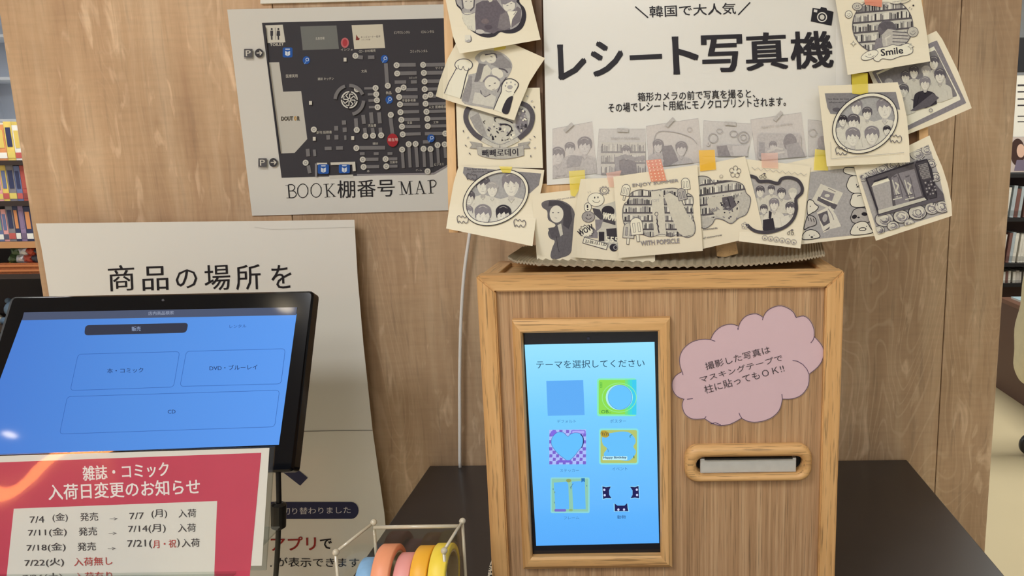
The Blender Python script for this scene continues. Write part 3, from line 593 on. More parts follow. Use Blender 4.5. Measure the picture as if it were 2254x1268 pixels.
A.build('poster_button', tabl)
A = Art(Sf, emit=1, base=.0004, rough=.3); A.t(1180, 820, 7.046)
x0q, y0q, x1q, y1q = 205, 888, 775, 1268 + 160
A.rect(x0q, y0q, x1q, y1q, (172, 190, 252), -.01); sq = [];
for i in range(11):
    for j in range(10):
        if (i + j) % 2: sq.append([(x0q + i * 52 + 6 * math.sin(j), y0q + j * 54), (x0q + i * 52 + 50, y0q + j * 54 + 4), (x0q + i * 52 + 46, y0q + j * 54 + 50), (x0q + i * 52, y0q + j * 54 + 52)])
A.add(sq, (120, 96, 204)); A.ell(275, 945, 52, 48, (128, 104, 226)); A.rr(540, 892, 770, 962, 28, (130, 116, 224)); A.rr(560, 905, 750, 945, 18, (176, 170, 250))
hp = smoothline([(490, 990), (420, 930), (330, 930), (250, 1010), (240, 1120), (330, 1250), (430, 1330), (500, 1370), (580, 1310), (660, 1210), (730, 1120), (736, 1020), (690, 950), (600, 935), (530, 960)], 4, True)
A.poly(hp, (98, 192, 254)); A.line(hp, 6, (70, 100, 180), closed=True); A.line([(690, 955), (728, 1010), (732, 1090), (706, 1170)], 15, (26, 36, 110), sm=4); A.rr(330, 1360, 550, 1398, 12, (120, 96, 214))
A.build('sticker_button', tabl)
A = Art(Sf, emit=1, base=.0004, rough=.3); A.t(1180, 820, 7.046)
A.rr(975, 868, 1588, 1428, 40, (134, 226, 226)); A.rr(1000, 892, 1565, 1405, 26, (180, 196, 110))
A.poly(smoothline([(1040, 1120), (1020, 1020), (1080, 950), (1160, 940), (1240, 925), (1340, 915), (1440, 930), (1520, 1000), (1545, 1080), (1510, 1150), (1550, 1230), (1500, 1320), (1420, 1370), (1250, 1350), (1090, 1340), (1050, 1260), (1100, 1180)], 4, True), (100, 192, 252)); A.ell(1065, 955, 70, 52, (186, 160, 50), .3)
for k in range(4): A.line([(1020 + k * 30, 920 + (k % 2) * 12), (1040 + k * 30, 985)], 12, (110, 96, 50))
A.rr(1030, 1298, 1415, 1358, 12, (190, 240, 250)); A.text('Happy Birthday', 1044, 1346, 1402, 1342, 42, (14, 62, 110), .04); A.line([(1460, 1010), (1455, 985), (1490, 960)], 12, (50, 130, 150)); A.line([(1520, 1330), (1516, 1290)], 12, (40, 90, 60)); A.line([(1105, 1180), (1120, 1210), (1118, 1236)], 8, (60, 130, 190))
A.build('event_button', tabl)
A = Art(Sf, emit=1, base=.0004, rough=.3); A.t(1180, 1000, 7.046)
A.rr(225, 360, 830, 912, 24, (138, 214, 220)); A.rr(245, 378, 808, 890, 14, (140, 200, 176)); A.poly([(275, 440), (480, 425), (500, 470), (512, 850), (300, 860)], (94, 184, 252)); A.poly([(555, 425), (755, 410), (770, 850), (578, 852)], (94, 184, 252))
A.ell(505, 408, 40, 26, (146, 160, 90)); A.poly([(700, 372), (756, 370), (758, 432), (728, 418), (704, 438)], (26, 112, 180)); A.rr(284, 850, 466, 890, 18, (118, 104, 198)); A.line([(555, 490), (532, 510), (540, 540), (560, 470), (578, 455)], 8, (70, 120, 150)); A.ell(540, 866, 30, 20, (140, 180, 120))
for x, y in ((265, 540), (285, 750), (785, 490), (290, 590)): A.ell(x, y, 7, 14, (90, 140, 160))
A.build('frame_button', tabl)
A = Art(Sf, emit=1, base=.0004, rough=.3); A.t(1180, 1000, 7.046); nv = (10, 14, 84)
for pts, eyes in (([(1028, 498), (1085, 512), (1158, 500), (1132, 560), (1135, 630), (1170, 684), (1085, 680), (1040, 694)], ((1058, 552), (1064, 635))), ([(1458, 504), (1535, 510), (1588, 490), (1598, 684), (1530, 672), (1466, 684), (1496, 630), (1496, 560)], ((1562, 550), (1566, 632))), ([(1218, 764), (1262, 796), (1372, 796), (1414, 758), (1420, 830), (1432, 882), (1220, 882)], ((1276, 858), (1364, 858)))):
    cx = sum(p[0] for p in pts) / len(pts); cy = sum(p[1] for p in pts) / len(pts)
    A.poly([(cx + (x - cx) * 1.13, cy + (y - cy) * 1.13) for x, y in pts], (150, 220, 255)); A.poly(pts, nv)
    for x, y in eyes: A.ell(x, y, 17, 19, (206, 214, 250))
A.build('animal_button', tabl)
box('camera_dot', tuple(Sf.at(1295, 745) + Vector((-.0012, -.0004, -.0012))), tuple(Sf.at(1295, 745) + Vector((.0012, 0, .0012))), mat((40, 42, 60), .1), tabl)
# print slot
def rrp(x0, z0, x1, z1, r, k=8):
    p = []
    for cx, cz, t0 in ((x1 - r, z1 - r, 0), (x0 + r, z1 - r, 1), (x0 + r, z0 + r, 2), (x1 - r, z0 + r, 3)):
        for i in range(k + 1): t = (t0 + i / k) * math.pi / 2; p.append((cx + r * math.cos(t), cz + r * math.sin(t)))
    return p
u0 = F(1507, 1024, -.004); u1 = F(1788, 1020, -.004); ut = F(1648, 984, -.004).z; ub = F(1648, 1062, -.004).z
v0 = F(1532, 1023, 0); v1 = F(1768, 1020, 0); vt = F(1648, 1003, 0).z; vb = F(1648, 1043, 0).z
po = rrp(u0.x, ub, u1.x, ut, .0125); pi_ = rrp(v0.x, vb, v1.x, vt, .0078)
b = bmesh.new(); prof = [(0, yfb + pd), (0, yfb - .001), (.3, yfb - .0045), (.7, yfb - .0045), (1, yfb - .002), (1, yfb + .012)]
rings = [[b.verts.new((a[0] + (c[0] - a[0]) * t, y, a[1] + (c[1] - a[1]) * t)) for a, c in zip(po, pi_)] for t, y in prof]
n = len(po)
for q, s in zip(rings, rings[1:]):
    for k in range(n): b.faces.new([q[k], q[(k + 1) % n], s[(k + 1) % n], s[k]])
frombm('slot_surround', b, OAKh, kb, smooth=True)
box('slot_cavity', (sx0 - .004, yfb + .0155, sz0 - .006), (sx1 + .004, yfb + .028, sz1 + .006), mat((40, 36, 34), .7), kb)
p0 = F(1541, 1040, .004); p1 = F(1752, 1006, .004)
box('paper_cutter', (p0.x, yfb + .002, p0.z), (p1.x, yfb + .015, p1.z), mat((196, 198, 196), .35, .3, name='brushed_plate', noise=.05, scale=120), kb, bev=.0006, label='pale grey cutter plate inside the print slot')
box('cutter_bar', (p0.x + .004, yfb - .0005, p1.z - .0002), (p1.x - .004, yfb + .004, p1.z + .0012), mat((24, 24, 26), .4), kb)
# ------------------------------------------------------------ pink cloud sticker
Sc = Surf((0, yfb + pd - .0008, 0), (0, -1, 0))
lob = [[(300, 282), (250, 280), (180, 298), (125, 345), (104, 400), (108, 450), (122, 490)], [(118, 486), (80, 510), (58, 550), (60, 600), (90, 642), (135, 660)], [(130, 658), (120, 700), (140, 755), (190, 785), (262, 782)],
       [(262, 782), (310, 812), (365, 826), (430, 815), (496, 780)], [(496, 780), (540, 800), (600, 804), (680, 780), (735, 730), (756, 658)], [(756, 658), (820, 656), (880, 630), (920, 570), (925, 500)], [(925, 500), (980, 455), (1012, 400), (1012, 330), (958, 262)],
       [(956, 266), (955, 215), (930, 160), (890, 132), (843, 142)], [(845, 144), (815, 98), (750, 68), (690, 80), (650, 110), (630, 152)], [(632, 140), (590, 118), (530, 130), (490, 170), (474, 220)], [(476, 196), (430, 184), (370, 198), (325, 235), (300, 282)]]
out = []
for l in lob: out += smoothline(l, 3)[:-1]
cx = sum(p[0] for p in out) / len(out); cy = sum(p[1] for p in out) / len(out)
wide = [(1460 + (cx + (x - cx) * 1.012) / 2.8825, 650 + (cy + (y - cy) * 1.016) / 2.8825) for x, y in out]
cl = thing('cloud_sign', Sc.at(1640, 930), 'pink cloud-shaped paper sign with three slanted text lines on the oak box', 'sign')
sheet('clear_laminate', Sc, wide, mat((176, 150, 134), .15, name='laminate_rim'), None, None, thick=.0006, parent=cl)
A = Art(Sc, base=.0003); A.t(1460, 650, 2.8825); pk = mat((217, 188, 196), .5, name='pink_paper', noise=.015); A.poly(out, pk); A.build('pink_card', cl)
A = Art(Sc, base=.0005); A.t(1460, 650, 2.8825); ln = (92, 74, 100)
for l in lob: A.line(smoothline(l, 3), 3.2, ln)
for l in ([(300, 282), (330, 292)], [(474, 220), (472, 205)], [(630, 158), (632, 140)], [(845, 144), (834, 128)], [(936, 302), (950, 285), (958, 262)], [(820, 415), (850, 418), (885, 438), (912, 470), (925, 502)], [(752, 626), (756, 660)], [(480, 746), (488, 766), (500, 782)], [(150, 660), (188, 655)], [(122, 490), (124, 505)], [(262, 782), (272, 768)], [(300, 816), (330, 808), (365, 822)]): A.line(l, 4, ln)
A.text('撮影した写真は', 274, 476, 682, 366, 48, (76, 68, 72)); A.text('マスキングテープで', 238, 556, 760, 414, 40, (76, 68, 72)); A.text('柱に貼ってもＯＫ!!', 268, 626, 772, 486, 52, (76, 68, 72))
A.build('lettering', cl)
# ------------------------------------------------------------ corrugated cardboard on the box
def cbend(g): return 0
cb = thing('cardboard_sheet', ((bx0 + bx1) / 2, yfb + .1, bz1 - .012), 'thin corrugated grey-brown cardboard sheet lying on top of the oak box', 'cardboard')
M_card = mat((168, 156, 132), .85, name='cardboard', noise=.06, scale=60)
CF = [(1118, 566), (1135, 575), (1180, 580), (1300, 584), (1440, 585), (1560, 584), (1650, 581), (1720, 575), (1775, 568), (1816, 560)]
CBk = [(1150, 545), (1180, 541), (1220, 538), (1320, 536), (1440, 536), (1560, 535), (1650, 535), (1720, 534), (1775, 533), (1808, 533)]
def cpos(t, v, y0=.036, y1=.165):
    def lerp(L):
        s = t * (len(L) - 1); i = min(int(s), len(L) - 2); f = s - i; return (L[i][0] + (L[i + 1][0] - L[i][0]) * f, L[i][1] + (L[i + 1][1] - L[i][1]) * f)
    a, b = lerp(CF), lerp(CBk); A_ = W(a[0], a[1], yfb + y0); B_ = W(b[0], b[1], yfb + y1); return A_.lerp(B_, v)
b = bmesh.new(); NU, NV = 170, 4; gt = []; gb = []
for i in range(NU + 1):
    dz = .0009 * math.sin(i * math.pi); w_ = .0010 * math.sin(i * math.pi * .66)
    gt.append([b.verts.new(cpos(i / NU, j / NV) + Vector((0, 0, .0006 + w_))) for j in range(NV + 1)])
    gb.append([b.verts.new(cpos(i / NU, j / NV) + Vector((0, 0, -.0016 + w_))) for j in range(NV + 1)])
for i in range(NU):
    for j in range(NV):
        b.faces.new([gt[i][j], gt[i + 1][j], gt[i + 1][j + 1], gt[i][j + 1]]); b.faces.new([gb[i][j], gb[i][j + 1], gb[i + 1][j + 1], gb[i + 1][j]])
    b.faces.new([gt[i][0], gb[i][0], gb[i + 1][0], gt[i + 1][0]]); b.faces.new([gt[i][NV], gt[i + 1][NV], gb[i + 1][NV], gb[i][NV]])
for j in range(NV):
    b.faces.new([gt[0][j], gt[0][j + 1], gb[0][j + 1], gb[0][j]]); b.faces.new([gt[NU][j], gb[NU][j], gb[NU][j + 1], gt[NU][j + 1]])
frombm('corrugated_liner', b, M_card, cb)
# ------------------------------------------------------------ framed board on a small easel
nb = Vector((0, -math.cos(math.radians(5)), math.sin(math.radians(5))))
pb = onplane(1500, 450, Vector((0, yfb + .075, 0)), Vector((0, 1, 0)))
def BP(px, py, off=0): return onplane(px, py, pb + nb * off, nb)
board = thing('display_board', BP(1500, 500), 'wooden framed brown display board behind the receipt photo poster, on a small easel', 'board')
M_bi = mat((128, 88, 48), .5, name='brown_board', noise=.1, scale=9); M_bf = wood('light_frame_wood', 2, ((214, 168, 110), (230, 188, 132), (240, 202, 150)), fine=60, stretch=.04, streak=.9)
def slab(name, pts, o0, o1, m, par): return hexa(name, [BP(x, y, o1) for x, y in pts], [BP(x, y, o1) - nb * (o1 - o0) for x, y in pts], m, par)
slab('board_panel', [(998, -170), (2018, -190), (2044, 430), (1010, 440)], -.010, -.002, M_bi, board)
slab('frame_side', [(972, -170), (990, -170), (1008, 512), (988, 512)], -.012, .004, M_bf, board)
slab('frame_side', [(2004, -190), (2024, -190), (2050, 470), (2030, 470)], -.012, .004, M_bf, board)
slab('frame_rail', [(990, -190), (2004, -205), (2006, -170), (990, -155)], -.012, .004, M_bf, board)
slab('frame_rail', [(1007, 406), (2030, 398), (2032, 440), (1008, 446)], -.012, .004, M_bf, board)
slab('inner_moulding', [(1176, -170), (1190, -170), (1198, 420), (1185, 420)], -.002, .0015, mat((116, 84, 54), .5), board)
es = thing('easel', Wz(1520, 566, bz1 - .012), 'small wooden easel whose stubby foot shows on the cardboard', 'easel')
M_es = wood('easel_wood', 1, ((184, 146, 94), (206, 168, 112), (222, 186, 130)), fine=60, stretch=.1, streak=.8)
slab('ledge', [(1400, 446), (1650, 444), (1650, 466), (1400, 468)], -.03, .001, M_es, es)
for fx in (1420, 1600):
    q = [(fx - 24, 536), (fx + 20, 531), (fx + 25, 558), (fx - 4, 566), (fx - 22, 564)]
    Y = yfb + .072
    hexa('foot', [W(x, y, Y) for x, y in q], [W(x, y, Y) + Vector((0, .075, .022)) for x, y in q], M_es, es)
    frombm('upright', tube([W(fx, 545, Y) + Vector((0, .05, .01)), BP(fx, 450) + Vector((0, .022, 0))], .006, 8), M_es, es)
# ------------------------------------------------------------ poster
S = Surf(BP(1500, 300, .0055), nb, lambda g: .004 * max(0, (1215 - g) / 60) ** 2 + .003 * max(0, (g - 1840) / 60), levels=[1195, 1205, 1215, 1225, 1840, 1860], g=(1, 0))
post = thing('photo_poster', S.at(1530, 400), 'large white poster headed with bold black Japanese text and a camera icon', 'poster')
M_pos = mat((232, 231, 222), .22, name='laminated_poster', coat=.35)
sheet('laminate', S, [(1193, -120), (1866, -140), (1878, 376), (1204, 407)], M_pos, None, None, thick=.001, parent=post)
A = Art(S, base=.0003, rough=.35); A.t(1180, 0, 3.17); D = (40, 37, 42)
A.line([(692, 46), (782, 124)], 9, D); A.line([(1410, 104), (1494, 16)], 9, D); A.text('韓国で大人気', 792, 122, 1396, 98, 80, D, .014)
A.text('レ', 156, 556, 356, 548, 240, D, .03); A.text('シ', 388, 532, 614, 522, 238, D, .03); A.poly([(652, 386), (878, 376), (880, 410), (654, 420)], D); A.text('ト', 958, 516, 1140, 508, 256, D, .03)
A.text('写', 1158, 504, 1446, 494, 252, D, .032); A.text('真', 1468, 492, 1762, 478, 256, D, .03); A.text('機', 1780, 482, 2080, 468, 256, D, .028)
A.text('箱形カメラの前で写真を撮ると、', 710, 708, 1530, 682, 62, D, .012); A.text('その場でレシート用紙にモノクロプリントされます。', 504, 786, 1744, 740, 66, D, .012)
A.build('lettering', post)
A = Art(S, base=.0003, rough=.35); A.t(1780, 0, 4.8775)
A.poly([(42, 84), (122, 96), (132, 76), (190, 84), (200, 110), (268, 126), (246, 276), (22, 230)], (38, 36, 42)); A.poly([(58, 100), (94, 106), (90, 134), (54, 128)], (220, 218, 212)); A.ring(144, 184, 48, 48, 12, (222, 220, 212)); A.ell(144, 184, 26, 27, (210, 208, 198))
A.build('camera_icon', post)
A = Art(S, base=.0003, rough=.35); A.t(1180, 220, 3.22)
q0, q1, q2, q3 = (212, 207, 200), (165, 160, 160), (115, 110, 118), (70, 64, 74)
A.tone = (.42, (214, 210, 205))
fr5 = [[(118, 205), (398, 154), (432, 520), (118, 560)], [(446, 206), (775, 206), (780, 530), (424, 530)], [(780, 186), (1150, 130), (1180, 440), (800, 480)], [(1188, 146), (1545, 172), (1500, 400), (1180, 400)], [(1520, 140), (1880, 90), (1920, 400), (1560, 430)], [(1928, 140), (2030, 150), (2052, 390), (1930, 400)]]
for k, f in enumerate(fr5):
    A.poly(f, q0 if k % 2 == 0 else (206, 203, 199)); A.line([f[0], f[1]], 2, q2); A.line([f[0], f[3]], 2, q1)
P = dict(hair=q3, cloth=q1, skin=(216, 212, 206), face=True)
A.clip(fr5[0]); person(A, 240, 350, 40, **P); person(A, 155, 400, 52, **P); person(A, 345, 330, 54, **P); A.poly([(215, 430), (250, 390), (330, 400), (310, 470), (220, 480)], q2); A.text('Jane', 135, 552, 205, 546, 20, q2)
A.clip(fr5[1]); shelves(A, 460, 300, 775, 530, 3, seed=4); A.rect(460, 300, 775, 530, q1) if 0 else None; person(A, 640, 370, 36, hair=q3, cloth=q3, skin=q0); A.line([(580, 520), (570, 420), (630, 400), (700, 420), (770, 410)], 30, q2); A.text('ENJOY SUMMER', 530, 284, 735, 284, 20, q1)
A.clip(fr5[2]); A.line([(830, 400), (850, 240), (960, 225), (1090, 262), (1140, 310)], 4, q2, sm=4); person(A, 865, 330, 40, **P); person(A, 1030, 350, 44, **P); A.poly([(890, 330), (960, 320), (1010, 430), (940, 470), (900, 420)], q3); A.ell(925, 450, 24, 26, q3); A.ring(1088, 208, 16, 16, 4, q1); 
A.clip(fr5[3]); A.ring(1255, 270, 32, 32, 5, q2); A.ring(1400, 240, 26, 22, 5, q2); A.ring(1470, 265, 40, 40, 6, q2); A.ring(1470, 265, 20, 20, 5, q2); A.ring(1300, 220, 20, 16, 4, q2); A.rect(1280, 320, 1500, 400, q1); A.poly([(1280, 330), (1350, 320), (1380, 400), (1290, 400)], q3); A.poly([(1390, 330), (1510, 320), (1490, 390), (1400, 396)], (198, 195, 192)); A.ell(1220, 312, 12, 16, q0); A.line([(1220, 302), (1220, 318)], 5, (90, 86, 92))
A.clip(fr5[4]); A.text('ENJOY SUMMER', 1600, 205, 1820, 180, 20, q1); A.rr(1570, 240, 1880, 425, 30, q1); A.ell(1800, 300, 48, 62, q3); A.poly([(1770, 320), (1860, 300), (1910, 400), (1790, 428)], q2); person(A, 1680, 330, 30, **P); A.line([(1640, 370), (1700, 340), (1750, 350)], 16, (212, 208, 200)); A.line([(1640, 390), (1760, 368)], 14, (212, 208, 200)); A.rect(1580, 300, 1620, 400, q2)
A.clip(fr5[5]); A.ell(2030, 300, 36, 46, (130, 120, 128)); A.ring(1960, 230, 26, 26, 5, q1); A.rect(1990, 340, 2050, 400, q2)
A.clip(None)
for (x, y, r) in ((230, 194, -.75), (614, 214, .03), (950, 158, -.8), (1378, 168, .06), (1716, 114, -.85)):
    c, s = math.cos(r), math.sin(r); A.poly([(x + a * c - b_ * s, y + a * s + b_ * c) for a, b_ in ((-40, -13), (40, -13), (40, 13), (-40, 13))], (166, 164, 158))
A.photo = True; A.build('printed_photo_row', post)
# ------------------------------------------------------------ receipt photo prints
prints = []
GR = 'thermal photo prints taped round the board'
M_pr = mat((240, 232, 206), .62, name='thermal_paper', spec=.2)
def pr(outline, off, label, bend=None, levels=None, g=(1, 0)):
    """sheet taped over the board at a stacking height"""
    s = Surf(BP(1500, 450, off), nb, bend, levels, g); xs = [p[0] for p in outline]; ys = [p[1] for p in outline]
    t = thing('photo_print', s.at(sum(xs) / len(xs), max(ys)), label, 'print', GR)
    sheet('paper', s, outline, M_pr, None, None, thick=.00022, parent=t)
    A = Art(s, base=.0002, rough=.6); A.photo = True; return t, s, A
def tape(t, s, pts, c, label, al=.75, dots=None):
    m = bpy.data.materials.get('tape_%d_%d_%d' % c)
    if not m:
        m = bpy.data.materials.new('tape_%d_%d_%d' % c); m.use_nodes = True; b = m.node_tree.nodes['Principled BSDF']; b.inputs['Base Color'].default_value = lin(c); b.inputs['Roughness'].default_value = .5; b.inputs['Alpha'].default_value = al - .12
    A = Art(s, base=.0014); A.poly(pts, m)
    if dots:
        (x0, y0), (x1, y1) = pts[0], pts[2]
        for i in range(7):
            for j in range(4):
                u, v = (i + .5) / 7, (j + .5) / 4; x = pts[0][0] + (pts[3][0] - pts[0][0]) * u + (pts[1][0] - pts[0][0]) * v; y = pts[0][1] + (pts[3][1] - pts[0][1]) * u + (pts[1][1] - pts[0][1]) * v; A.ell(x, y, 1.5, 1.5, dots, n=8)
    A.build('masking_tape', t, label)
YT, OT, PT, GT = (252, 232, 70), (250, 152, 118), (250, 196, 176), (252, 196, 20)
k1, k2, k3, k4, k5, w0 = (52, 48, 56), (96, 92, 98), (138, 134, 138), (172, 169, 166), (206, 204, 190), (238, 235, 214)
# cat-eared tablet print, right edge
t, s, A = pr([(1905, 140), (1985, 103), (2061, 68), (2074, 86), (2090, 118), (2108, 155), (2125, 200), (2139, 238), (2070, 268), (2000, 295), (1940, 230)], .010, 'print of a group posing inside a white tablet frame, sticking out at far right', lambda g: .010 * max(0, (g - 2040) / 90) ** 2, list(range(2040, 2150, 8)), (1, 0))
A.t(1780, 0, 4.8775); A.poly([(680, 775), (1330, 450), (1378, 436), (1692, 1106), (1062, 1400), (860, 1100)], k3); A.poly([(725, 785), (1345, 498), (1636, 1068), (1060, 1350), (900, 1120)], w0)
fr = [(740, 800), (1360, 535), (1600, 1030), (1070, 1188), (900, 1080)]
A.poly(fr, (128, 125, 126)); A.clip([(740, 800), (1360, 535), (1600, 1030), (1050, 1240)])
for x, y, z in ((1345, 680, 62), (1260, 770, 52), (1130, 780, 58), (1040, 830, 56), (860, 900, 46), (1410, 820, 66), (1020, 980, 60)): person(A, x, y, z, hair=k2 if z > 54 else k4, cloth=k5, skin=(222, 219, 204))
person(A, 1250, 900, 62, hair=k3, cloth=k1, skin=(224, 221, 206)); A.poly([(1090, 1190), (1330, 1000), (1400, 1050), (1300, 1140), (1140, 1190)], k2); A.clip(None)
A.ring(1312, 1184, 18, 17, 7, k3); A.build('printed_picture', t)
# retro TV and roses
TVO = [(1880, 366), (1960, 340), (2046, 298), (2060, 335), (2074, 368), (2086, 405), (2094, 445), (2096, 475), (2010, 503), (1928, 530), (1912, 480), (1896, 425)]
t, s, A = pr(TVO, .0155, 'print of a retro television set among roses, lower right of the board', lambda g: .012 * max(0, (g - 2010) / 90) ** 2, list(range(2010, 2110, 8)), (1, 0))
A.t(1780, 180, 3.3375); TV = [(372, 690), (880, 462), (900, 520), (962, 700), (1020, 960), (510, 1120)]
A.poly(TV, k4); A.clip([(372, 690), (880, 462), (950, 640), (1020, 960), (510, 1120)]); R = random.Random(5)
for x, y, z in [(800, 530, 60), (870, 500, 46), (620, 610, 46), (540, 640, 44), (460, 660, 44), (400, 700, 40), (700, 600, 40), (900, 600, 40), (930, 700, 44)] + [(555, 1010, 70), (680, 990, 62), (800, 960, 70), (905, 930, 56), (980, 920, 56), (620, 1060, 46), (520, 1090, 40), (740, 1040, 40)]:
    A.ell(x, y, z, z * .8, R.choice((k2, k1))); A.ell(x, y, z * .9, z * .72, (204, 201, 188)); A.ell(x + z * .15, y + z * .1, z * .62, z * .5, k3); A.ell(x + z * .1, y, z * .55, z * .46, (220, 217, 202)); A.ell(x + z * .12, y + z * .1, z * .34, z * .26, k3); A.ell(x + z * .05, y + z * .02, z * .26, z * .2, k5)
    for q in range(4):
        a = R.uniform(0, 6); A.line([(x + z * .6 * (1 - q * .2) * math.cos(a + u * .5), y + z * .5 * (1 - q * .2) * math.sin(a + u * .5)) for u in range(6)], 5, R.choice((k2, k3, k3)), sm=2)
A.poly([(430, 720), (800, 580), (1020, 860), (510, 990)], k2)
A.poly([(416, 706), (780, 586), (870, 566), (905, 640), (950, 850), (880, 868), (512, 978)], k1); A.poly([(430, 712), (778, 600), (846, 850), (520, 962)], (92, 88, 92)); A.poly([(462, 764), (596, 722), (618, 922), (516, 952)], k4); A.poly([(462, 770), (490, 724), (580, 700), (594, 728)], w0)
A.poly([(606, 704), (650, 672), (740, 880), (640, 908)], k3); A.poly([(660, 672), (776, 640), (832, 838), (748, 866)], k3)
for x in (645, 735): 
    A.line([(x - 30, 720), (x + 6, 850)], 8, k5); A.line([(x + 10, 700), (x + 46, 850)], 6, k2); A.line([(x - 10, 740), (x + 14, 760), (x, 800), (x + 24, 830)], 12, k5); A.line([(x - 22, 840), (x + 30, 826)], 8, k2); A.line([(x - 26, 866), (x + 40, 850)], 8, k5); A.line([(x - 24, 700), (x + 6, 690)], 10, k2)
A.poly([(510, 944), (850, 850), (866, 868), (514, 972)], k5); A.poly([(784, 600), (866, 576), (940, 848), (872, 862)], (70, 66, 72))
for i in range(8): A.line([(806 + i * 9, 612 + i * -2.5), (832 + i * 9, 720 - i * 2)], 3, k4)
for i in range(9): A.line([(804 + i * 3.4, 616 + i * 12), (866 + i * 3.4, 600 + i * 12)], 2, k4)
for i in range(5):
    for j in range(4): A.ell(858 + i * 4 + j * 20, 742 + i * 22 - j * 5, 7, 7, (k4, k1, k3)[(i + j) % 3], n=8)
A.line([(480, 742), (575, 706)], 9, w0); A.line([(478, 735), (582, 700)], 14, k1); A.clip(None)
A.build('printed_picture', t); 
# animal stack print
t, s, A = pr([(1722, 362), (1792, 346), (1905, 333), (1935, 518), (1850, 528), (1764, 538)], .0125, 'print of two snack packets between stacks of line-drawn animals')
A.t(1540, 320, 4.8775); gy = (170, 168, 166); A.poly([(1190, 285), (1790, 225), (1880, 940), (1120, 1020)], gy)
A.poly([(1300, 412), (1540, 510), (1440, 705), (1200, 600)], (214, 211, 196)); A.poly([(1330, 480), (1450, 520), (1420, 600), (1290, 560)], k3); A.poly([(1275, 550), (1480, 640), (1450, 690), (1260, 590)], k2); A.line([(1300, 560), (1440, 620)], 12, w0); A.ell(1370, 540, 28, 18, k5); A.line([(1380, 460), (1460, 500)], 6, k2)
A.poly([(1260, 720), (1400, 650), (1470, 760), (1520, 870), (1400, 900), (1330, 940), (1290, 820)], (220, 217, 202)); A.poly([(1270, 740), (1370, 700), (1400, 830), (1330, 870), (1290, 800)], k2); A.ell(1345, 780, 26, 44, k4, .2); A.line([(1380, 680), (1420, 740), (1440, 800)], 8, k3); A.poly([(1320, 930), (1400, 870), (1390, 900)], k2)
Wp = (226, 223, 206); B_ = (40, 36, 42)
def blob(pts, fill=Wp, w=8): q = smoothline(pts, 5, True); A.poly(q, fill); A.line(q, w, B_, closed=True)
blob([(1650, 240), (1560, 240), (1545, 285), (1590, 310), (1640, 322), (1700, 330), (1710, 270)])
blob([(1690, 330), (1620, 335), (1595, 375), (1578, 440), (1620, 500), (1700, 520), (1770, 500), (1740, 400)]); A.ell(1684, 420, 5, 5, B_); A.line([(1680, 432), (1712, 452)], 7, B_); A.line([(1712, 430), (1686, 456)], 7, B_)
blob([(1650, 520), (1630, 560), (1616, 620), (1650, 660), (1740, 664), (1800, 640), (1770, 540), (1720, 515)]); A.line([(1690, 545), (1750, 530)], 7, B_)
blob([(1660, 690), (1640, 720), (1622, 780), (1650, 830), (1740, 836), (1830, 815), (1820, 720), (1780, 675), (1710, 672)], (176, 172, 166)); A.ell(1662, 766, 28, 22, B_, -.5); A.ell(1770, 738, 32, 20, B_, .1); A.ell(1706, 774, 14, 9, B_)
blob([(1630, 960), (1650, 860), (1720, 820), (1790, 825), (1830, 880), (1850, 940)]); A.ring(1750, 900, 36, 16, 9, B_, -.05); A.ell(1695, 878, 5, 6, B_); A.ell(1792, 870, 5, 6, B_)
blob([(1160, 600), (1210, 590), (1240, 630), (1275, 660), (1250, 700), (1215, 720), (1160, 740)]); A.ell(1188, 655, 5, 7, B_)
blob([(1150, 780), (1180, 750), (1240, 780), (1250, 850), (1170, 880), (1120, 900)], (176, 172, 168)); 
for q in range(3): A.line([(1160 + q * 30, 770 + q * 8), (1172 + q * 30, 810 + q * 8)], 7, B_)
blob([(1110, 1010), (1120, 940), (1190, 905), (1265, 930), (1282, 990)]); A.ell(1205, 985, 14, 9, B_); A.ell(1178, 965, 4, 5, B_); A.ell(1228, 965, 4, 5, B_)
A.build('printed_picture', t); tape(t, s, [(1794, 328), (1818, 331), (1823, 376), (1791, 374)], YT, 'yellow tape')
# bear-eared frame with friends
t, s, A = pr([(1640, 350), (1784, 366), (1773, 460), (1762, 547), (1626, 531)], .0145, 'print of friends inside a thick bear-eared frame with cherries', lambda g: .006 * max(0, (g - 470) / 70) ** 2, list(range(470, 560, 10)), (0, 1))
A.t(1540, 320, 4.8775); bear = smoothline([(420, 500), (430, 380), (520, 330), (600, 345), (640, 385), (740, 385), (840, 408), (880, 360), (960, 345), (1050, 372), (1098, 440), (1095, 510), (1035, 575), (1040, 680), (1010, 780), (940, 860), (830, 912), (700, 935), (560, 900), (460, 760)], 4, True)
cxb, cyb = 780, 640; A.poly([(cxb + (x - cxb) * 1.0, cyb + (y - cyb) * 1.0) for x, y in bear], (176, 173, 170))
A.clip([(500, 400), (860, 380), (1060, 400), (1070, 520), (1030, 760), (900, 880), (700, 920), (520, 820)])
for x, y, z in ((650, 500, 52), (770, 480, 42), (880, 520, 50), (1000, 520, 50), (690, 690, 44)): person(A, x, y, z, hair=k2 if x != 1000 else k5, cloth=(214, 211, 196), skin=(226, 223, 208))
person(A, 975, 680, 58, hair=k2, cloth=(222, 219, 204), skin=(228, 225, 210)); person(A, 800, 640, 58, hair=k3, cloth=(222, 219, 204), skin=(228, 225, 210)); A.poly([(680, 800), (790, 780), (810, 900), (680, 920)], k1); A.poly([(745, 700), (775, 720), (765, 800), (740, 780)], k1); A.clip(None)
A.line(bear, 34, (72, 68, 74), closed=True)
for i in range(9): A.line([(560 + i * 66, 232 + i * 8), (592 + i * 66, 262 + i * 8), (626 + i * 66, 240 + i * 8)], 4, k4)
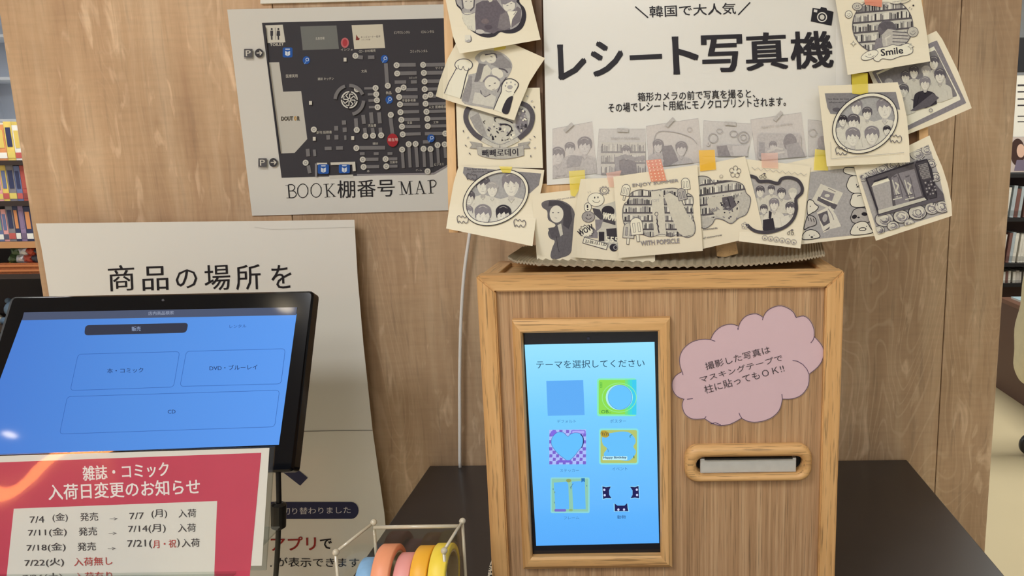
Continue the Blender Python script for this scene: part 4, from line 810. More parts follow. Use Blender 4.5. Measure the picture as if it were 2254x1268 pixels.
for i in range(6): A.ring(700 + i * 62, 992 + i * 9, 28, 26, 5, k3); A.ell(700 + i * 62, 998 + i * 9, 9, 9, k3)
for x, y in ((678, 330), (975, 935)):
    A.ring(x - 20, y + 8, 14, 14, 5, k1); A.ring(x + 22, y + 12, 14, 14, 5, k1); A.line([(x - 18, y - 6), (x + 8, y - 28), (x + 20, y - 4)], 5, k1); A.ell(x + 18, y - 26, 14, 8, k2)
A.build('printed_picture', t); tape(t, s, [(1675, 337), (1712, 336), (1713, 371), (1677, 369)], PT, 'pale pink tape', .6)
# speech-cloud bookshelf with flowers
t, s, A = pr([(1520, 368), (1640, 344), (1662, 430), (1682, 517), (1546, 548)], .0165, 'print of bookshelves in a cloud frame with small flower drawings')
A.t(1540, 320, 4.8775)
cloudp = smoothline([(-90, 560), (-60, 380), (0, 330), (100, 345), (160, 420), (200, 390), (290, 378), (400, 390), (470, 430), (500, 510), (545, 560), (540, 640), (500, 740), (420, 780), (340, 840), (250, 800), (170, 790), (130, 850), (40, 890), (-70, 800)], 4, True)
A.poly(cloudp, (190, 188, 178)); A.clip([(-40, 480), (60, 360), (380, 392), (480, 440), (540, 580), (530, 660), (440, 760), (340, 820), (150, 780), (60, 860), (-40, 800)]); shelves(A, -60, 340, 560, 880, 5, -.14, 8)
A.clip(None); A.poly(smoothline([(80, 620), (110, 560), (230, 550), (300, 540), (400, 620), (430, 690), (400, 770), (330, 830), (250, 790), (160, 740)], 4, True), (204, 201, 186)); A.poly([(240, 560), (350, 540), (400, 640), (330, 700), (250, 690)], k2)
R = random.Random(11)
for i in range(26): A.ell(R.uniform(230, 420), R.uniform(580, 790), R.uniform(6, 16), R.uniform(5, 12), R.choice((k1, k3, k5, k2)), R.uniform(0, 3), n=9)
A.text('BIA', 140, 720, 215, 690, 40, k3, .02); A.line([(300, 560), (330, 660)], 10, k1); A.line(cloudp, 7, k2, closed=True)
def flower(x, y, r, c=k2, w=5):
    for q in range(5):
        a = q * 1.2566 - 1.5; A.ring(x + r * .58 * math.cos(a), y + r * .58 * math.sin(a), r * .36, r * .42, w, c, n=14)
    A.ell(x, y, r * .3, r * .3, w0)
flower(382, 285, 66); flower(484, 862, 38, k4); flower(232, 335, 22, k4, 3)
A.text('moments', 40, 912, 192, 895, 16, k2, .03); A.text('of tomorrow', 36, 1005, 242, 968, 18, k2, .03)
A.build('printed_picture', t); tape(t, s, [(1538, 331), (1573, 330), (1576, 373), (1541, 377)], GT, 'deep yellow tape', .93)
# girl in a dark hooded coat
t, s, A = pr([(1171, 428), (1262, 418), (1340, 410), (1372, 577), (1280, 580), (1183, 586)], .0125, 'print of a person in a dark hooded coat, leftmost of the row along the bottom')
A.t(940, 340, 4.8775); A.poly(smoothline([(1232, 520), (1300, 490), (1400, 488), (1500, 520), (1570, 590), (1590, 700), (1575, 900), (1540, 1060), (1440, 1110), (1360, 1128), (1325, 1090), (1345, 1000), (1370, 930), (1320, 900), (1300, 830), (1380, 760), (1300, 700), (1290, 610), (1240, 570)], 4, True), (104, 101, 104)); A.ell(1390, 640, 74, 92, (228, 225, 208)); A.poly([(1300, 560), (1400, 540), (1470, 600), (1460, 760), (1520, 800), (1560, 700), (1540, 560), (1430, 500), (1310, 500)], (74, 71, 77)); A.poly([(1300, 790), (1370, 780), (1400, 740), (1430, 860), (1420, 890), (1340, 900)], (90, 87, 92)); A.poly([(1400, 760), (1440, 740), (1460, 860), (1430, 880)], k5)
for x in (1352, 1410): A.ell(x, 625, 10, 5, k2, n=8)
A.line([(1370, 680), (1395, 684)], 4, k3); A.line([(1390, 880), (1400, 980), (1420, 1050)], 5, k1); A.line([(1450, 1080), (1480, 960), (1490, 900)], 5, k2); A.text('when you are alone', 1390, 500, 1590, 470, 26, k3)
A.build('printed_picture', t); tape(t, s, [(1252, 377), (1287, 374), (1288, 393), (1266, 433), (1256, 430)], YT, 'yellow tape', .7)
# WOW stickers print
t, s, A = pr([(1278, 394), (1352, 391), (1440, 420), (1442, 580), (1360, 574), (1257, 566), (1264, 480)], .0150, 'print with smiley stickers and a WOW burst along its left edge', lambda g: .005 * max(0, (1300 - g) / 50) ** 2, [1260, 1270, 1280, 1290, 1300], (1, 0))
A.t(1240, 340, 4.8775); A.poly([(330, 570), (560, 500), (600, 1000), (420, 1000), (350, 800)], k5)
A.poly([(310, 575), (390, 590), (430, 660), (560, 690), (560, 760), (420, 720), (330, 640)], (78, 75, 80)); A.ell(480, 610, 70, 60, k1); A.poly([(340, 700), (430, 700), (400, 790), (350, 830)], k3); A.poly([(460, 800), (570, 790), (580, 940), (470, 900)], (64, 60, 66)); A.rect(380, 830, 440, 930, k1); A.poly([(320, 780), (370, 840), (370, 900), (240, 890)], k3); A.text('WOW', 415, 690, 570, 720, 70, w0, .05); A.text('555', 450, 940, 590, 950, 60, w0, .03)
def smiley(x, y, rx, ry, f, w=5, rot=0):
    A.ell(x, y, rx, ry, f, rot); A.ring(x, y, rx, ry, w, k2, rot); A.ell(x - rx * .15, y - ry * .3, rx * .07, ry * .16, k1, n=8); A.ell(x + rx * .25, y - ry * .34, rx * .07, ry * .16, k1, n=8); A.line([(x - rx * .42, y + ry * .12), (x - rx * .1, y + ry * .42), (x + rx * .3, y + ry * .38), (x + rx * .5, y + ry * .1)], w, k1, sm=3)
A.ring(440, 388, 42, 36, 8, k3); A.ring(440, 388, 22, 20, 6, k3)
for q in range(10): a = q * .628; A.ring(440 + 50 * math.cos(a), 388 + 42 * math.sin(a), 8, 8, 4, k3, n=8)
smiley(350, 485, 88, 72, w0); A.ell(262, 568, 36, 46, w0); A.ring(262, 568, 38, 48, 6, k2); A.line([(258, 542), (260, 575)], 16, k1); A.ell(262, 592, 9, 8, k1); smiley(268, 670, 68, 58, (164, 160, 156), 6)
A.ell(248, 826, 72, 60, w0, -.3)
A.line([(248 + (84 if q % 2 else 66) * math.cos(q * .2618), 822 + (68 if q % 2 else 52) * math.sin(q * .2618)) for q in range(25)], 6, k2); A.text('WOW', 176, 880, 332, 800, 62, k1, .03)
A.poly([(225, 890), (480, 960), (462, 1022), (208, 950)], w0); A.line([(225, 890), (480, 960), (462, 1022), (208, 950)], 7, k2, closed=True); A.text('23.03.13.11.07', 232, 944, 466, 986, 30, k1, .03); A.ell(540, 1000, 44, 40, k1, .3); A.ring(560, 1000, 20, 20, 8, k4); A.line([(262, 400), (272, 416)], 4, k4); A.line([(284, 392), (292, 410)], 4, k4)
A.build('printed_picture', t); tape(t, s, [(1334, 381), (1368, 375), (1356, 412), (1341, 412)], PT, 'pale pink tape', .6)
# popsicle print
t, s, A = pr([(1350, 389), (1440, 376), (1535, 363), (1541, 460), (1547, 552), (1455, 560), (1362, 568), (1357, 480)], .0195, 'print with popsicle drawings round a bookshelf photo, front of the bottom row')
A.t(1240, 340, 4.8775)
fp = smoothline([(650, 540), (700, 490), (730, 410), (830, 378), (940, 392), (1060, 372), (1200, 362), (1290, 400), (1380, 440), (1395, 520), (1370, 610), (1400, 700), (1418, 790), (1400, 860), (1330, 892), (1230, 860), (1150, 884), (1060, 856), (940, 886), (860, 862), (760, 850), (690, 800), (650, 740), (634, 640)], 4, True)
A.poly(fp, (186, 184, 172)); A.clip([(655, 545), (740, 405), (830, 385), (1200, 370), (1375, 445), (1390, 520), (1400, 700), (1405, 850), (1330, 880), (900, 880), (660, 800), (640, 640)]); shelves(A, 640, 370, 1420, 900, 6, .0, 21)
A.poly([(940, 395), (1070, 390), (1105, 880), (975, 880)], (216, 213, 196)); A.poly([(1080, 440), (1140, 410), (1260, 480), (1330, 640), (1410, 740), (1400, 860), (1290, 880), (1230, 830), (1150, 640)], (212, 209, 192)); A.clip(None)
A.ring(1000, 640, 17, 20, 7, k2); A.line([(1004, 660), (1010, 760), (1028, 850)], 14, k3); A.line([(1000, 690), (1012, 715), (1004, 740), (1022, 770), (1016, 800), (1030, 840)], 10, k1); A.text('SOFT', 955, 512, 1030, 508, 30, k4); A.line([(1030, 430), (1040, 450)], 7, k1)
A.line(fp, 6, k2, closed=True)
def pop(x, y, r, sc=1, f=w0, inner=w0):
    c, s_ = math.cos(r), math.sin(r); T = lambda u, v: (x + (u * c - v * s_) * sc, y + (u * s_ + v * c) * sc)
    A.poly([T(-10, 60), T(10, 60), T(9, 108), T(-9, 108)], w0); A.line([T(-10, 62), T(-9, 108), T(9, 108), T(10, 62)], 5, k2)
    body = [T(-44, 58), T(-44, -20)] + [T(44 * -math.cos(a), -20 - 44 * math.sin(a)) for a in [q * math.pi / 8 for q in range(1, 8)]] + [T(44, -20), T(44, 58)]
    A.poly(body, f); A.line(body, 6, k2, closed=True)
    for u in (-18, 18): A.poly([T(u - 8, -26), T(u + 8, -26), T(u + 8, 38), T(u - 8, 38)], inner); A.line([T(u - 8, -26), T(u + 8, -26), T(u + 8, 38), T(u - 8, 38)], 4, k2, closed=True)
pop(670, 385, .2, 1.0); pop(1312, 318, -.1, 1.0); pop(1272, 430, -.25, 1.05, (178, 175, 168), k4); pop(703, 820, .08, 1.35, k5, k4); pop(785, 775, -.12, 1.5)
A.text('ENJOY SUMMER', 744, 360, 1240, 306, 46, k4, .03); A.text('ENJOY SUMMER', 746, 357, 1236, 305, 38, k3, .0); A.text('WITH POPSICLE', 830, 980, 1250, 950, 52, k4, .03); A.text('WITH POPSICLE', 834, 977, 1246, 948, 44, k3)
A.build('printed_picture', t); tape(t, s, [(1422, 353), (1455, 350), (1467, 398), (1433, 400)], OT, 'orange tape with white dots', .8, (255, 226, 200))
# heart print with Korean banner
t, s, A = pr([(1003, 196), (1188, 193), (1192, 280), (1195, 370), (1101, 369), (1008, 367)], .0075, 'print with a round dark frame and a banner of Korean letters, left of the board')
A.t(940, 180, 7.04)
R = random.Random(2); A.poly(smoothline([(640, 500), (660, 420), (760, 380), (1120, 320), (1420, 350), (1560, 420), (1600, 560), (1560, 740), (1440, 850), (1130, 1000), (900, 870), (760, 740)], 4, True), (188, 187, 180))
A.poly([(660, 560), (800, 480), (940, 860), (860, 840), (740, 720)], (160, 158, 154)); A.poly([(800, 480), (900, 500), (1200, 560), (1330, 660), (1380, 860), (1130, 980), (1000, 900)], k5); A.poly([(1380, 480), (1420, 400), (1500, 440), (1560, 600), (1560, 720), (1450, 810), (1370, 700)], k3)
for i in range(46):
    a, q = R.uniform(940, 1330), R.uniform(660, 920); A.ell(a, q, R.uniform(10, 36), R.uniform(6, 18), R.choice((k1, k2, k3, k5, w0)), R.uniform(0, 3), n=10)
for i in range(22): A.ell(R.uniform(1380, 1540), R.uniform(430, 760), R.uniform(10, 28), R.uniform(8, 18), R.choice((k1, k2, w0, k4)), R.uniform(0, 3), n=10)
A.line([(1030, 560), (1090, 550), (1200, 580), (1330, 640)], 12, k1, sm=3); A.line([(1130, 660), (1230, 660), (1300, 700), (1300, 760), (1220, 860)], 20, k1, sm=4); A.line([(1060, 620), (1040, 580), (1070, 555)], 12, k1); A.line([(900, 600), (870, 620), (890, 650)], 10, k1); A.ell(1220, 870, 60, 26, k5, -.3)
dark = (88, 84, 90)
A.line([(690, 380), (620, 440), (600, 560), (640, 680), (740, 810), (860, 890)], 76, dark, sm=6); A.line([(1420, 320), (1560, 380), (1630, 500), (1620, 640), (1560, 760), (1420, 880)], 74, dark, sm=6)
A.line([(850, 890), (990, 960), (1130, 1010), (1270, 960), (1410, 890)], 70, (198, 196, 184), sm=4); A.line([(870, 855), (1000, 935), (1130, 975), (1260, 930), (1400, 855)], 5, k2, sm=3); A.line([(1130, 985), (1130, 1030)], 10, k1)
for sg, x in ((1, 660), (-1, 1600)):
    A.poly([(x, 925), (x + sg * 190, 960), (x + sg * 180, 1040), (x, 1030), (x + sg * 40, 980)], (168, 166, 158)); A.line([(x, 925), (x + sg * 190, 960), (x + sg * 180, 1040), (x, 1030), (x + sg * 40, 980)], 5, k3, closed=True)
ban = smoothline([(770, 1000), (950, 1020), (1130, 1026), (1320, 1020), (1495, 985)], 4) + smoothline([(1500, 1140), (1330, 1180), (1130, 1195), (930, 1175), (790, 1130)], 4)
A.poly(ban, (184, 182, 172)); A.line(ban, 6, k3, closed=True); A.text('빼빼로데이', 852, 1164, 1415, 1146, 112, k1, .03)
for x, y, r in ((660, 1112, .8), (1608, 1152, 1.6), (1664, 850, .8), (1670, 1022, -.5), (1596, 890, .3), (1622, 300, -.9), (1660, 390, 1.3), (600, 990, .8), (562, 765, 1.5), (632, 866, -.7), (1552, 225, .6)): A.ell(x, y, 20, 8, k2 if r > .7 else k4, r, n=10)
A.build('printed_picture', t)
# lower-left oval group print
t, s, A = pr([(1009, 367), (1100, 368), (1198, 374), (1194, 405), (1184, 450), (1172, 542), (1110, 529), (982, 503), (990, 450), (999, 401)], .0098, 'print of friends in a slanted oval frame, lowest at the left of the board', lambda g: .006 * max(0, (g - 440) / 60) ** 2, list(range(440, 545, 8)), (0, 1))
def ovalprint(cx, cy, rx, ry, rot, wd, faces, grey, txt, icons):
    A.poly(grey[0], (136, 134, 136))
    if txt: txt()
    A.ell(cx, cy, rx, ry, (170, 170, 168), rot, 44); A.clip(ellpts(cx, cy, rx, ry, rot, 40))
    for f in faces: person(A, *f[:3], hair=f[3], cloth=(218, 216, 202), skin=(228, 226, 212))
    A.clip(None); A.ring(cx, cy, rx + wd * .9, ry + wd * .9, wd * 2.1, w0, rot, 56); A.ring(cx, cy, rx, ry, wd * .45, k2, rot, 56); A.ring(cx, cy, rx + wd * 1.9, ry + wd * 1.9, wd * .5, k1, rot, 56)
    for x, y, q in icons:
        A.line(smoothline([(x - 60 * q, y - 20 * q), (x - 40 * q, y - 45 * q), (x - 20 * q, y - 25 * q), (x, y - 40 * q), (x + 20 * q, y - 20 * q), (x + 45 * q, y - 32 * q), (x + 60 * q, y - 5 * q), (x + 50 * q, y + 30 * q), (x + 25 * q, y + 35 * q), (x + 10 * q, y + 15 * q), (x - 10 * q, y + 38 * q), (x - 35 * q, y + 15 * q), (x - 50 * q, y + 32 * q)], 4, True), 7 * q, k2, closed=True)
A.t(940, 340, 4.8775)
ovalprint(738, 462, 340, 240, -.52, 18, [(905, 330, 110, k3), (600, 340, 84, k2), (700, 380, 70, k4), (450, 470, 66, k2), (445, 620, 54, k3), (600, 660, 96, k3), (820, 655, 88, k1)], [[(395, 135), (1225, 205), (1200, 330), (1100, 420), (700, 300), (520, 290), (430, 260), (385, 200)]], lambda: (A.text("I'm fine to not", 430, 170, 640, 165, 20, k1), A.text('whenever I want', 470, 196, 720, 190, 20, k1)), ((382, 700, 1.0), (995, 740, 1.05), (478, 240, .9)))
A.build('printed_picture', t); tape(t, s, [(1098, 366), (1128, 367), (1123, 381), (1106, 380)], YT, 'yellow tape', .7)
# cat paw print
t, s, A = pr([(1010, 84), (1135, 99), (1200, 128), (1183, 153), (1166, 180), (1142, 237), (1132, 265), (1080, 250), (997, 225), (959, 212), (967, 180), (985, 130), (997, 108)], .0125, 'print of two people between drawn cat paws, tilted at the upper left of the board', lambda g: .006 * max(0, (g - 1165) / 30) ** 2 + .004 * max(0, (995 - g) / 30) ** 2, [965, 975, 985, 995, 1165, 1172, 1180, 1188, 1195], (1, 0))
A.t(940, 0, 7.04)
A.poly(smoothline([(740, 900), (840, 800), (1000, 780), (1180, 830), (1300, 950), (1312, 1080), (1200, 1300), (1130, 1600), (1040, 1690), (800, 1650), (540, 1570), (600, 1200), (780, 1120), (800, 980)], 4, True), (176, 174, 170))
A.poly([(980, 840), (1150, 830), (1290, 960), (1310, 1060), (1130, 1060), (990, 1000)], (146, 143, 142)); A.poly([(540, 1560), (600, 1180), (700, 1180), (690, 1400), (640, 1590)], (150, 147, 146)); A.poly([(800, 980), (930, 1000), (900, 1120), (840, 1200), (790, 1268), (730, 1268)], (120, 117, 118)); A.poly([(880, 1030), (930, 1000), (1000, 1090), (960, 1180), (860, 1268), (820, 1268)], (214, 212, 196))
A.ell(985, 900, 88, 76, (224, 221, 204), .6); A.ell(870, 900, 50, 60, (224, 221, 204)); A.ell(1000, 880, 20, 5, k2, .2); A.line([(900, 850), (1050, 830), (1080, 900)], 18, k2, sm=3); A.line([(970, 930), (1000, 940)], 5, k3)
A.ell(1090, 1130, 100, 70, (226, 223, 206), .6); A.ell(1010, 1290, 118, 110, (226, 223, 206)); A.line([(870, 1268), (950, 1180), (1060, 1190), (1130, 1250)], 26, k3, sm=4)
for x, y in ((970, 1330), (1050, 1290)): A.ell(x, y, 18, 8, k2, -.3, n=10)
A.line([(1010, 1390), (1050, 1378)], 7, k2); A.line([(830, 1400), (850, 1470), (910, 1500), (980, 1460)], 16, k2, sm=4)
A.poly([(820, 1440), (900, 1510), (1000, 1460), (1070, 1500), (1030, 1660), (700, 1600), (740, 1430)], (210, 208, 196))
A.line([(1110, 1060), (1200, 1080), (1250, 1130)], 24, k2, sm=3); A.line([(1090, 1430), (1150, 1300), (1230, 1200)], 16, k2)
A.poly([(460, 1030), (560, 1080), (640, 1060), (640, 1200), (530, 1530), (260, 1450), (340, 1268)], w0)
A.ell(568, 1005, 134, 96, w0); A.ring(568, 1005, 136, 92, 13, k2, 0); A.poly([(470, 1070), (640, 1080), (620, 1140), (460, 1120)], w0); A.line([(480, 1010), (490, 1060), (530, 1080), (560, 1030), (580, 1080), (630, 1095), (650, 1050)], 10, k2, sm=4); A.line([(462, 1045), (400, 1160), (340, 1268), (268, 1448)], 13, k2); A.line([(640, 1080), (600, 1200), (560, 1380), (520, 1530)], 15, k1)
A.poly([(1180, 1268), (1230, 1230), (1330, 1230), (1400, 1290), (1400, 1350), (1330, 1480), (1260, 1640), (1200, 1760), (1030, 1700), (1140, 1450)], w0); A.line([(1030, 1700), (1100, 1530), (1150, 1420), (1160, 1320), (1220, 1235), (1320, 1225), (1405, 1280), (1410, 1340), (1350, 1440)], 13, k1, sm=4); A.poly(smoothline([(1160, 1735), (1190, 1620), (1250, 1520), (1330, 1490), (1310, 1600), (1255, 1765)], 3, True), k1)
for x, y in ((1235, 1285), (1300, 1275), (1365, 1310), (1215, 1330)): A.ell(x, y, 12, 16, k4, n=10)
A.ell(1285, 1350, 42, 32, k4); A.line([(1220, 1400), (1260, 1425), (1310, 1415)], 8, k3, sm=3)
A.build('printed_picture', t); tape(t, s, [(1086, 96), (1116, 94), (1112, 108), (1088, 112)], YT, 'yellow tape', .6)
# top-left print
t, s, A = pr([(962, -75), (1150, -95), (1169, 0), (1190, 87), (1100, 103), (1012, 118), (997, 80), (981, 0)], .0165, 'print of three people in a lobed frame, highest at the upper left', lambda g: .005 * max(0, (g - 60) / 50) ** 2, list(range(60, 120, 8)), (0, 1))
A.t(940, 0, 7.04); fp = smoothline([(520, 160), (440, 60), (450, -120), (700, -330), (1000, -380), (1300, -320), (1430, -100), (1420, 20), (1500, 120), (1525, 260), (1470, 420), (1350, 500), (1220, 510), (1125, 490), (1040, 555), (930, 575), (800, 545), (640, 440), (550, 320)], 4, True)
A.poly([(x + 12, y + 8) for x, y in fp], k1); ins = [(960 + (x - 960) * .93 - 16, 90 + (y - 90) * .93 - 18) for x, y in fp]; A.poly(ins, k4)
A.poly([(540, 200), (760, 200), (740, 490), (640, 450), (560, 330)], (220, 218, 200)); A.poly([(760, 60), (860, 10), (1080, 0), (1160, 110), (1240, 200), (1290, 460), (1100, 480), (1030, 520), (760, 460), (740, 260)], (104, 97, 104)); A.poly([(1130, 230), (1250, 170), (1300, 420), (1200, 470), (1090, 440)], (128, 122, 124)); A.poly([(1300, 200), (1400, 100), (1460, 140), (1450, 330), (1310, 430)], (120, 114, 118)); A.poly([(1240, 180), (1400, 170), (1320, 300), (1300, 420), (1270, 260)], w0)
A.ell(640, 40, 95, 105, (212, 209, 196)); A.line([(540, -20), (560, 120), (545, 140)], 22, k2); A.line([(735, -20), (725, 110), (670, 170)], 22, k2); A.line([(545, 195), (620, 230), (750, 190)], 10, k3, sm=3); A.line([(590, 25), (620, 20)], 8, k2); A.line([(670, 25), (700, 20)], 8, k2)
A.ell(1270, 80, 95, 100, (224, 221, 206)); A.poly([(1130, -60), (1400, -60), (1380, 60), (1310, 20), (1210, 70), (1150, 60)], k3); A.line([(1230, 90), (1260, 84)], 7, k2); A.line([(1290, 60), (1320, 50)], 7, k2); A.line([(1250, 158), (1300, 150)], 6, k3); A.line([(1370, 20), (1378, 180), (1340, 230)], 10, k3)
A.ell(820, 490, 70, 34, (200, 196, 188), .1); A.ell(900, 330, 60, 40, (122, 110, 112)); A.ell(950, 420, 60, 36, (88, 80, 88)); A.poly([(930, -20), (1020, -30), (1010, 20), (970, 36)], (210, 207, 192))
for x in (630, 660, 690): A.line([(x, 400), (x + 8, 460)], 5, k4)
A.rr(590, 545, 680, 650, 16, k4); A.rr(586, 540, 672, 640, 16, (226, 223, 206)); A.line([(680, 570), (690, 620), (660, 650), (620, 652)], 8, k2, sm=3)
A.build('printed_picture', t)
# upper right Smile print
t, s, A = pr([(1820, -90), (2010, -105), (2028, 0), (2038, 60), (2048, 135), (1957, 150), (1866, 165), (1853, 80), (1839, 0)], .0165, 'print lettered Smile with a round bookshelf photo, upper right of the board', lambda g: .005 * max(0, (g - 90) / 50) ** 2, list(range(90, 170, 8)), (0, 1))
A.t(1780, 0, 4.8775); A.ell(795, 275, 322, 300, k4); A.clip(ellpts(795, 275, 320, 298, 0, 36)); shelves(A, 470, -60, 1130, 580, 6, -.09, 17)
A.poly([(700, 540), (720, 420), (780, 400), (800, 540)], k3); A.ell(840, 310, 100, 90, (110, 105, 110)); A.poly([(780, 380), (850, 310), (960, 330), (1080, 360), (1090, 440), (960, 490), (800, 520)], (190, 187, 178)); A.poly([(750, 270), (820, 230), (900, 240), (950, 320), (880, 300), (800, 330)], k2)
for q in range(4): A.line([(900, 340 + q * 36), (1070, 352 + q * 34)], 9, k2)
A.line([(830, 400), (840, 490)], 16, (210, 207, 194)); A.line([(880, 380), (820, 420)], 14, (216, 213, 200)); A.clip(None)
A.ring(795, 275, 324, 302, 9, k2, 0, 56); A.rect(560, -40, 1000, 20, w0)
A.ell(930, 10, 70, 30, w0)
def face(x, y, rx, ry, rot, f): A.ell(x, y, rx, ry, f, rot); A.ring(x, y, rx, ry, 6, k2, rot); A.line([(x - 8, y - 14), (x - 6, y + 2)], 6, k2); A.line([(x + 10, y - 16), (x + 12, y)], 6, k2); A.line([(x - rx * .5, y + ry * .2), (x, y + ry * .6), (x + rx * .55, y + ry * .1)], 5, k2, sm=3)
face(522, 72, 52, 40, .1, (196, 193, 180)); face(430, 155, 38, 40, 0, w0); face(1118, 342, 58, 54, .1, (196, 193, 180))
cl2 = smoothline([(700, 640), (700, 580), (740, 520), (840, 500), (900, 480), (980, 490), (1060, 465), (1110, 500), (1115, 560), (1060, 590), (1000, 600), (940, 620), (880, 640), (790, 630), (750, 660)], 4, True); A.poly(cl2, w0); A.line(cl2, 6, k2, closed=True)
face(655, 592, 96, 44, -.4, w0); A.text('Smile', 778, 602, 1018, 572, 72, k1, .03); A.line([(870, 30), (940, 46), (1040, 30), (1095, 0)], 6, k2, sm=3); A.text('composition', 900, 32, 1060, 8, 18, k3)
for x, y, r in ((480, 470, 32), (1098, 500, 34)): A.poly([(x, y - r), (x + r * .25, y - r * .25), (x + r, y), (x + r * .25, y + r * .25), (x, y + r), (x - r * .25, y + r * .25), (x - r, y), (x - r * .25, y - r * .25)], w0); A.line([(x, y - r), (x + r * .25, y - r * .25), (x + r, y), (x + r * .25, y + r * .25), (x, y + r), (x - r * .25, y + r * .25), (x - r, y), (x - r * .25, y - r * .25)], 4, k2, closed=True)
A.line([(1075, 90), (1090, 75)], 5, k3); A.line([(1098, 104), (1112, 84)], 5, k3); A.ell(1124, 58, 10, 9, k1); A.line([(820, 66), (838, 82), (858, 60)], 5, k2)
A.build('printed_picture', t); tape(t, s, [(1898, -25), (1944, -25), (1941, 16), (1904, 10)], OT, 'orange tape', .75)
# right oval group print
t, s, A = pr([(1801, 189), (1860, 187), (1976, 181), (1987, 215), (1996, 258), (2001, 310), (2003, 357), (1910, 362), (1820, 366), (1812, 290)], .0215, 'print of friends in a slanted oval frame under yellow tape, right of the poster', lambda g: .006 * max(0, (g - 1950) / 50) ** 2, [1950, 1958, 1966, 1974, 1982, 1990, 1998], (1, 0))
A.t(1780, 180, 3.3375)
ovalprint(415, 305, 232, 178, -.62, 13, [(350, 190, 48, k3), (560, 200, 66, k3), (430, 236, 40, k2), (330, 300, 50, k2), (250, 290, 36, k1), (325, 410, 58, k3), (465, 400, 58, k3), (575, 360, 30, k1)], [[(118, 85), (640, 75), (672, 205), (620, 200), (560, 150), (380, 170), (260, 220), (220, 240), (160, 235), (138, 190)]], lambda: (A.text("I'm fine to not", 142, 134, 298, 132, 14, k1), A.text('whenever I want', 148, 158, 310, 156, 14, k1), A.ell(205, 205, 30, 16, k2)), ((242, 510, .72), (640, 420, .72)))
A.line([(165, 565), (700, 520)], 3, k4); A.line([(165, 565), (160, 440)], 3, k5)
A.build('printed_picture', t); tape(t, s, [(1874, 162), (1910, 161), (1911, 210), (1876, 206)], YT, 'yellow tape', .85)
# ------------------------------------------------------------ white cable behind
pts = [W(x, y, -.012) for x, y in smoothline([(1040, 470), (1033, 520), (1022, 600), (1015, 700), (1012, 820), (1012, 930), (1012, 1016)], 5)] + [Vector((W(1012, 1016, -.012).x, -.012, tz - .0))]
tag(frombm('power_cable', tube(pts, .0024, 10), mat((242, 240, 234), .5), None, smooth=True), 'thin white cable hanging down the pillar left of the oak box', 'cable')
# ------------------------------------------------------------ touch display on a kiosk post, left
ta = math.radians(26.8); nm = Vector((0, -math.cos(ta), math.sin(ta))); pm = W(640, 1035, -.30)
Sm = Surf(pm, nm)
kx = -.565
kp = thing('kiosk_stand', (kx, -.27, 0), 'dark floor stand carrying the tilted touch display and the red notice', 'stand')
M_blk = mat((22, 22, 24), .4, name='black_plastic')
box('base_plate', (kx - .20, -.60, 0), (kx + .20, -.16, .02), M_blk, kp, bev=.004)
box('post', (kx - .03, -.24, .02), (kx + .03, -.19, .93), M_blk, kp, bev=.003)
box('bracket', (kx - .02, -.45, .785), (kx + .02, -.24, .80), M_blk, kp)
box('shelf', (kx - .22, -.62, .80), (kx + .09, -.43, .82), M_blk, kp, bev=.003)
c0 = Sm.at(330, 850, -.03); frombm('mount_arm', tube([(kx, -.205, .92), (kx, -.20, .98), tuple(c0 - nm * .02), tuple(c0)], .014, 12), M_blk, kp, smooth=True)
mon = thing('touch_display', Sm.at(330, 1035), 'black tilted touch display with a blue search menu of book and disc buttons', 'display')
# housing with real depth behind the glass
fo = [(29, 656), (686, 644), (640, 1033), (-92, 1056)]
def rounded(q, r, k=4):
    out = []
    for i in range(4):
        p, a, b_ = Vector(q[i]), Vector(q[i - 1]), Vector(q[(i + 1) % 4]); u = (a - p).normalized() * r; v = (b_ - p).normalized() * r
        for j in range(k + 1):
            t = j / k; out.append(tuple(p + u * (1 - t) ** 2 + v * t ** 2))
    return out
F0 = [Sm.at(x, y, 0) for x, y in rounded(fo, 9)]; out2 = [(25, 654), (692, 641), (647, 1038), (-97, 1062)]
F1 = [Sm.at(x, y, -.003) for x, y in rounded(out2, 11)]; F2 = [v - nm * .014 for v in F1]
b = bmesh.new(); rs = [[b.verts.new(v) for v in R_] for R_ in (F0, F1, F2)]; n = len(F0)
for q, s_ in zip(rs, rs[1:]):
    for i in range(n): b.faces.new([q[i], q[(i + 1) % n], s_[(i + 1) % n], s_[i]])
b.faces.new(rs[0]); b.faces.new(rs[2][::-1]); frombm('housing', b, mat((10, 10, 14), .10, name='display_glass', spec=.22), mon)
A = Art(Sm, emit=1, base=.0002, rough=.05)
M_ms = screenmat('search_screen', [(66, 120, 206), (80, 140, 222), (90, 154, 240)], 1.0, Sm.at(-60, 900).x, Sm.at(640, 900).x, x0=True)
M_ms.node_tree.nodes['Principled BSDF'].inputs['Roughness'].default_value = .04; M_ms.node_tree.nodes['Principled BSDF'].inputs['Specular IOR Level'].default_value = .25
A.poly([(48, 704), (653, 691), (614, 979), (-62, 1004)], M_ms); A.build('screen', mon)
A = Art(Sm, emit=1, base=.0004, rough=.05); A.t(0, 620, 3.13)
A.poly([(165, 212), (2048, 176), (2040, 230), (152, 266)], (72, 82, 108)); A.text('店内商品検索', 1022, 232, 1198, 226, 26, (150, 160, 184), .01)
A.build('title_bar', mon)
def btn(name, q, txt, tx, c=(48, 96, 176), fill=None, tc=(24, 48, 100), bold=.01):
    A = Art(Sm, emit=1, base=.0004, rough=.05); A.t(0, 620, 3.13); o = rounded(q, 26)
    if fill: A.poly(o, fill)
    else: A.line(o, 3, c, closed=True)
    A.text(txt, *tx, tc, bold); A.build(name, mon)
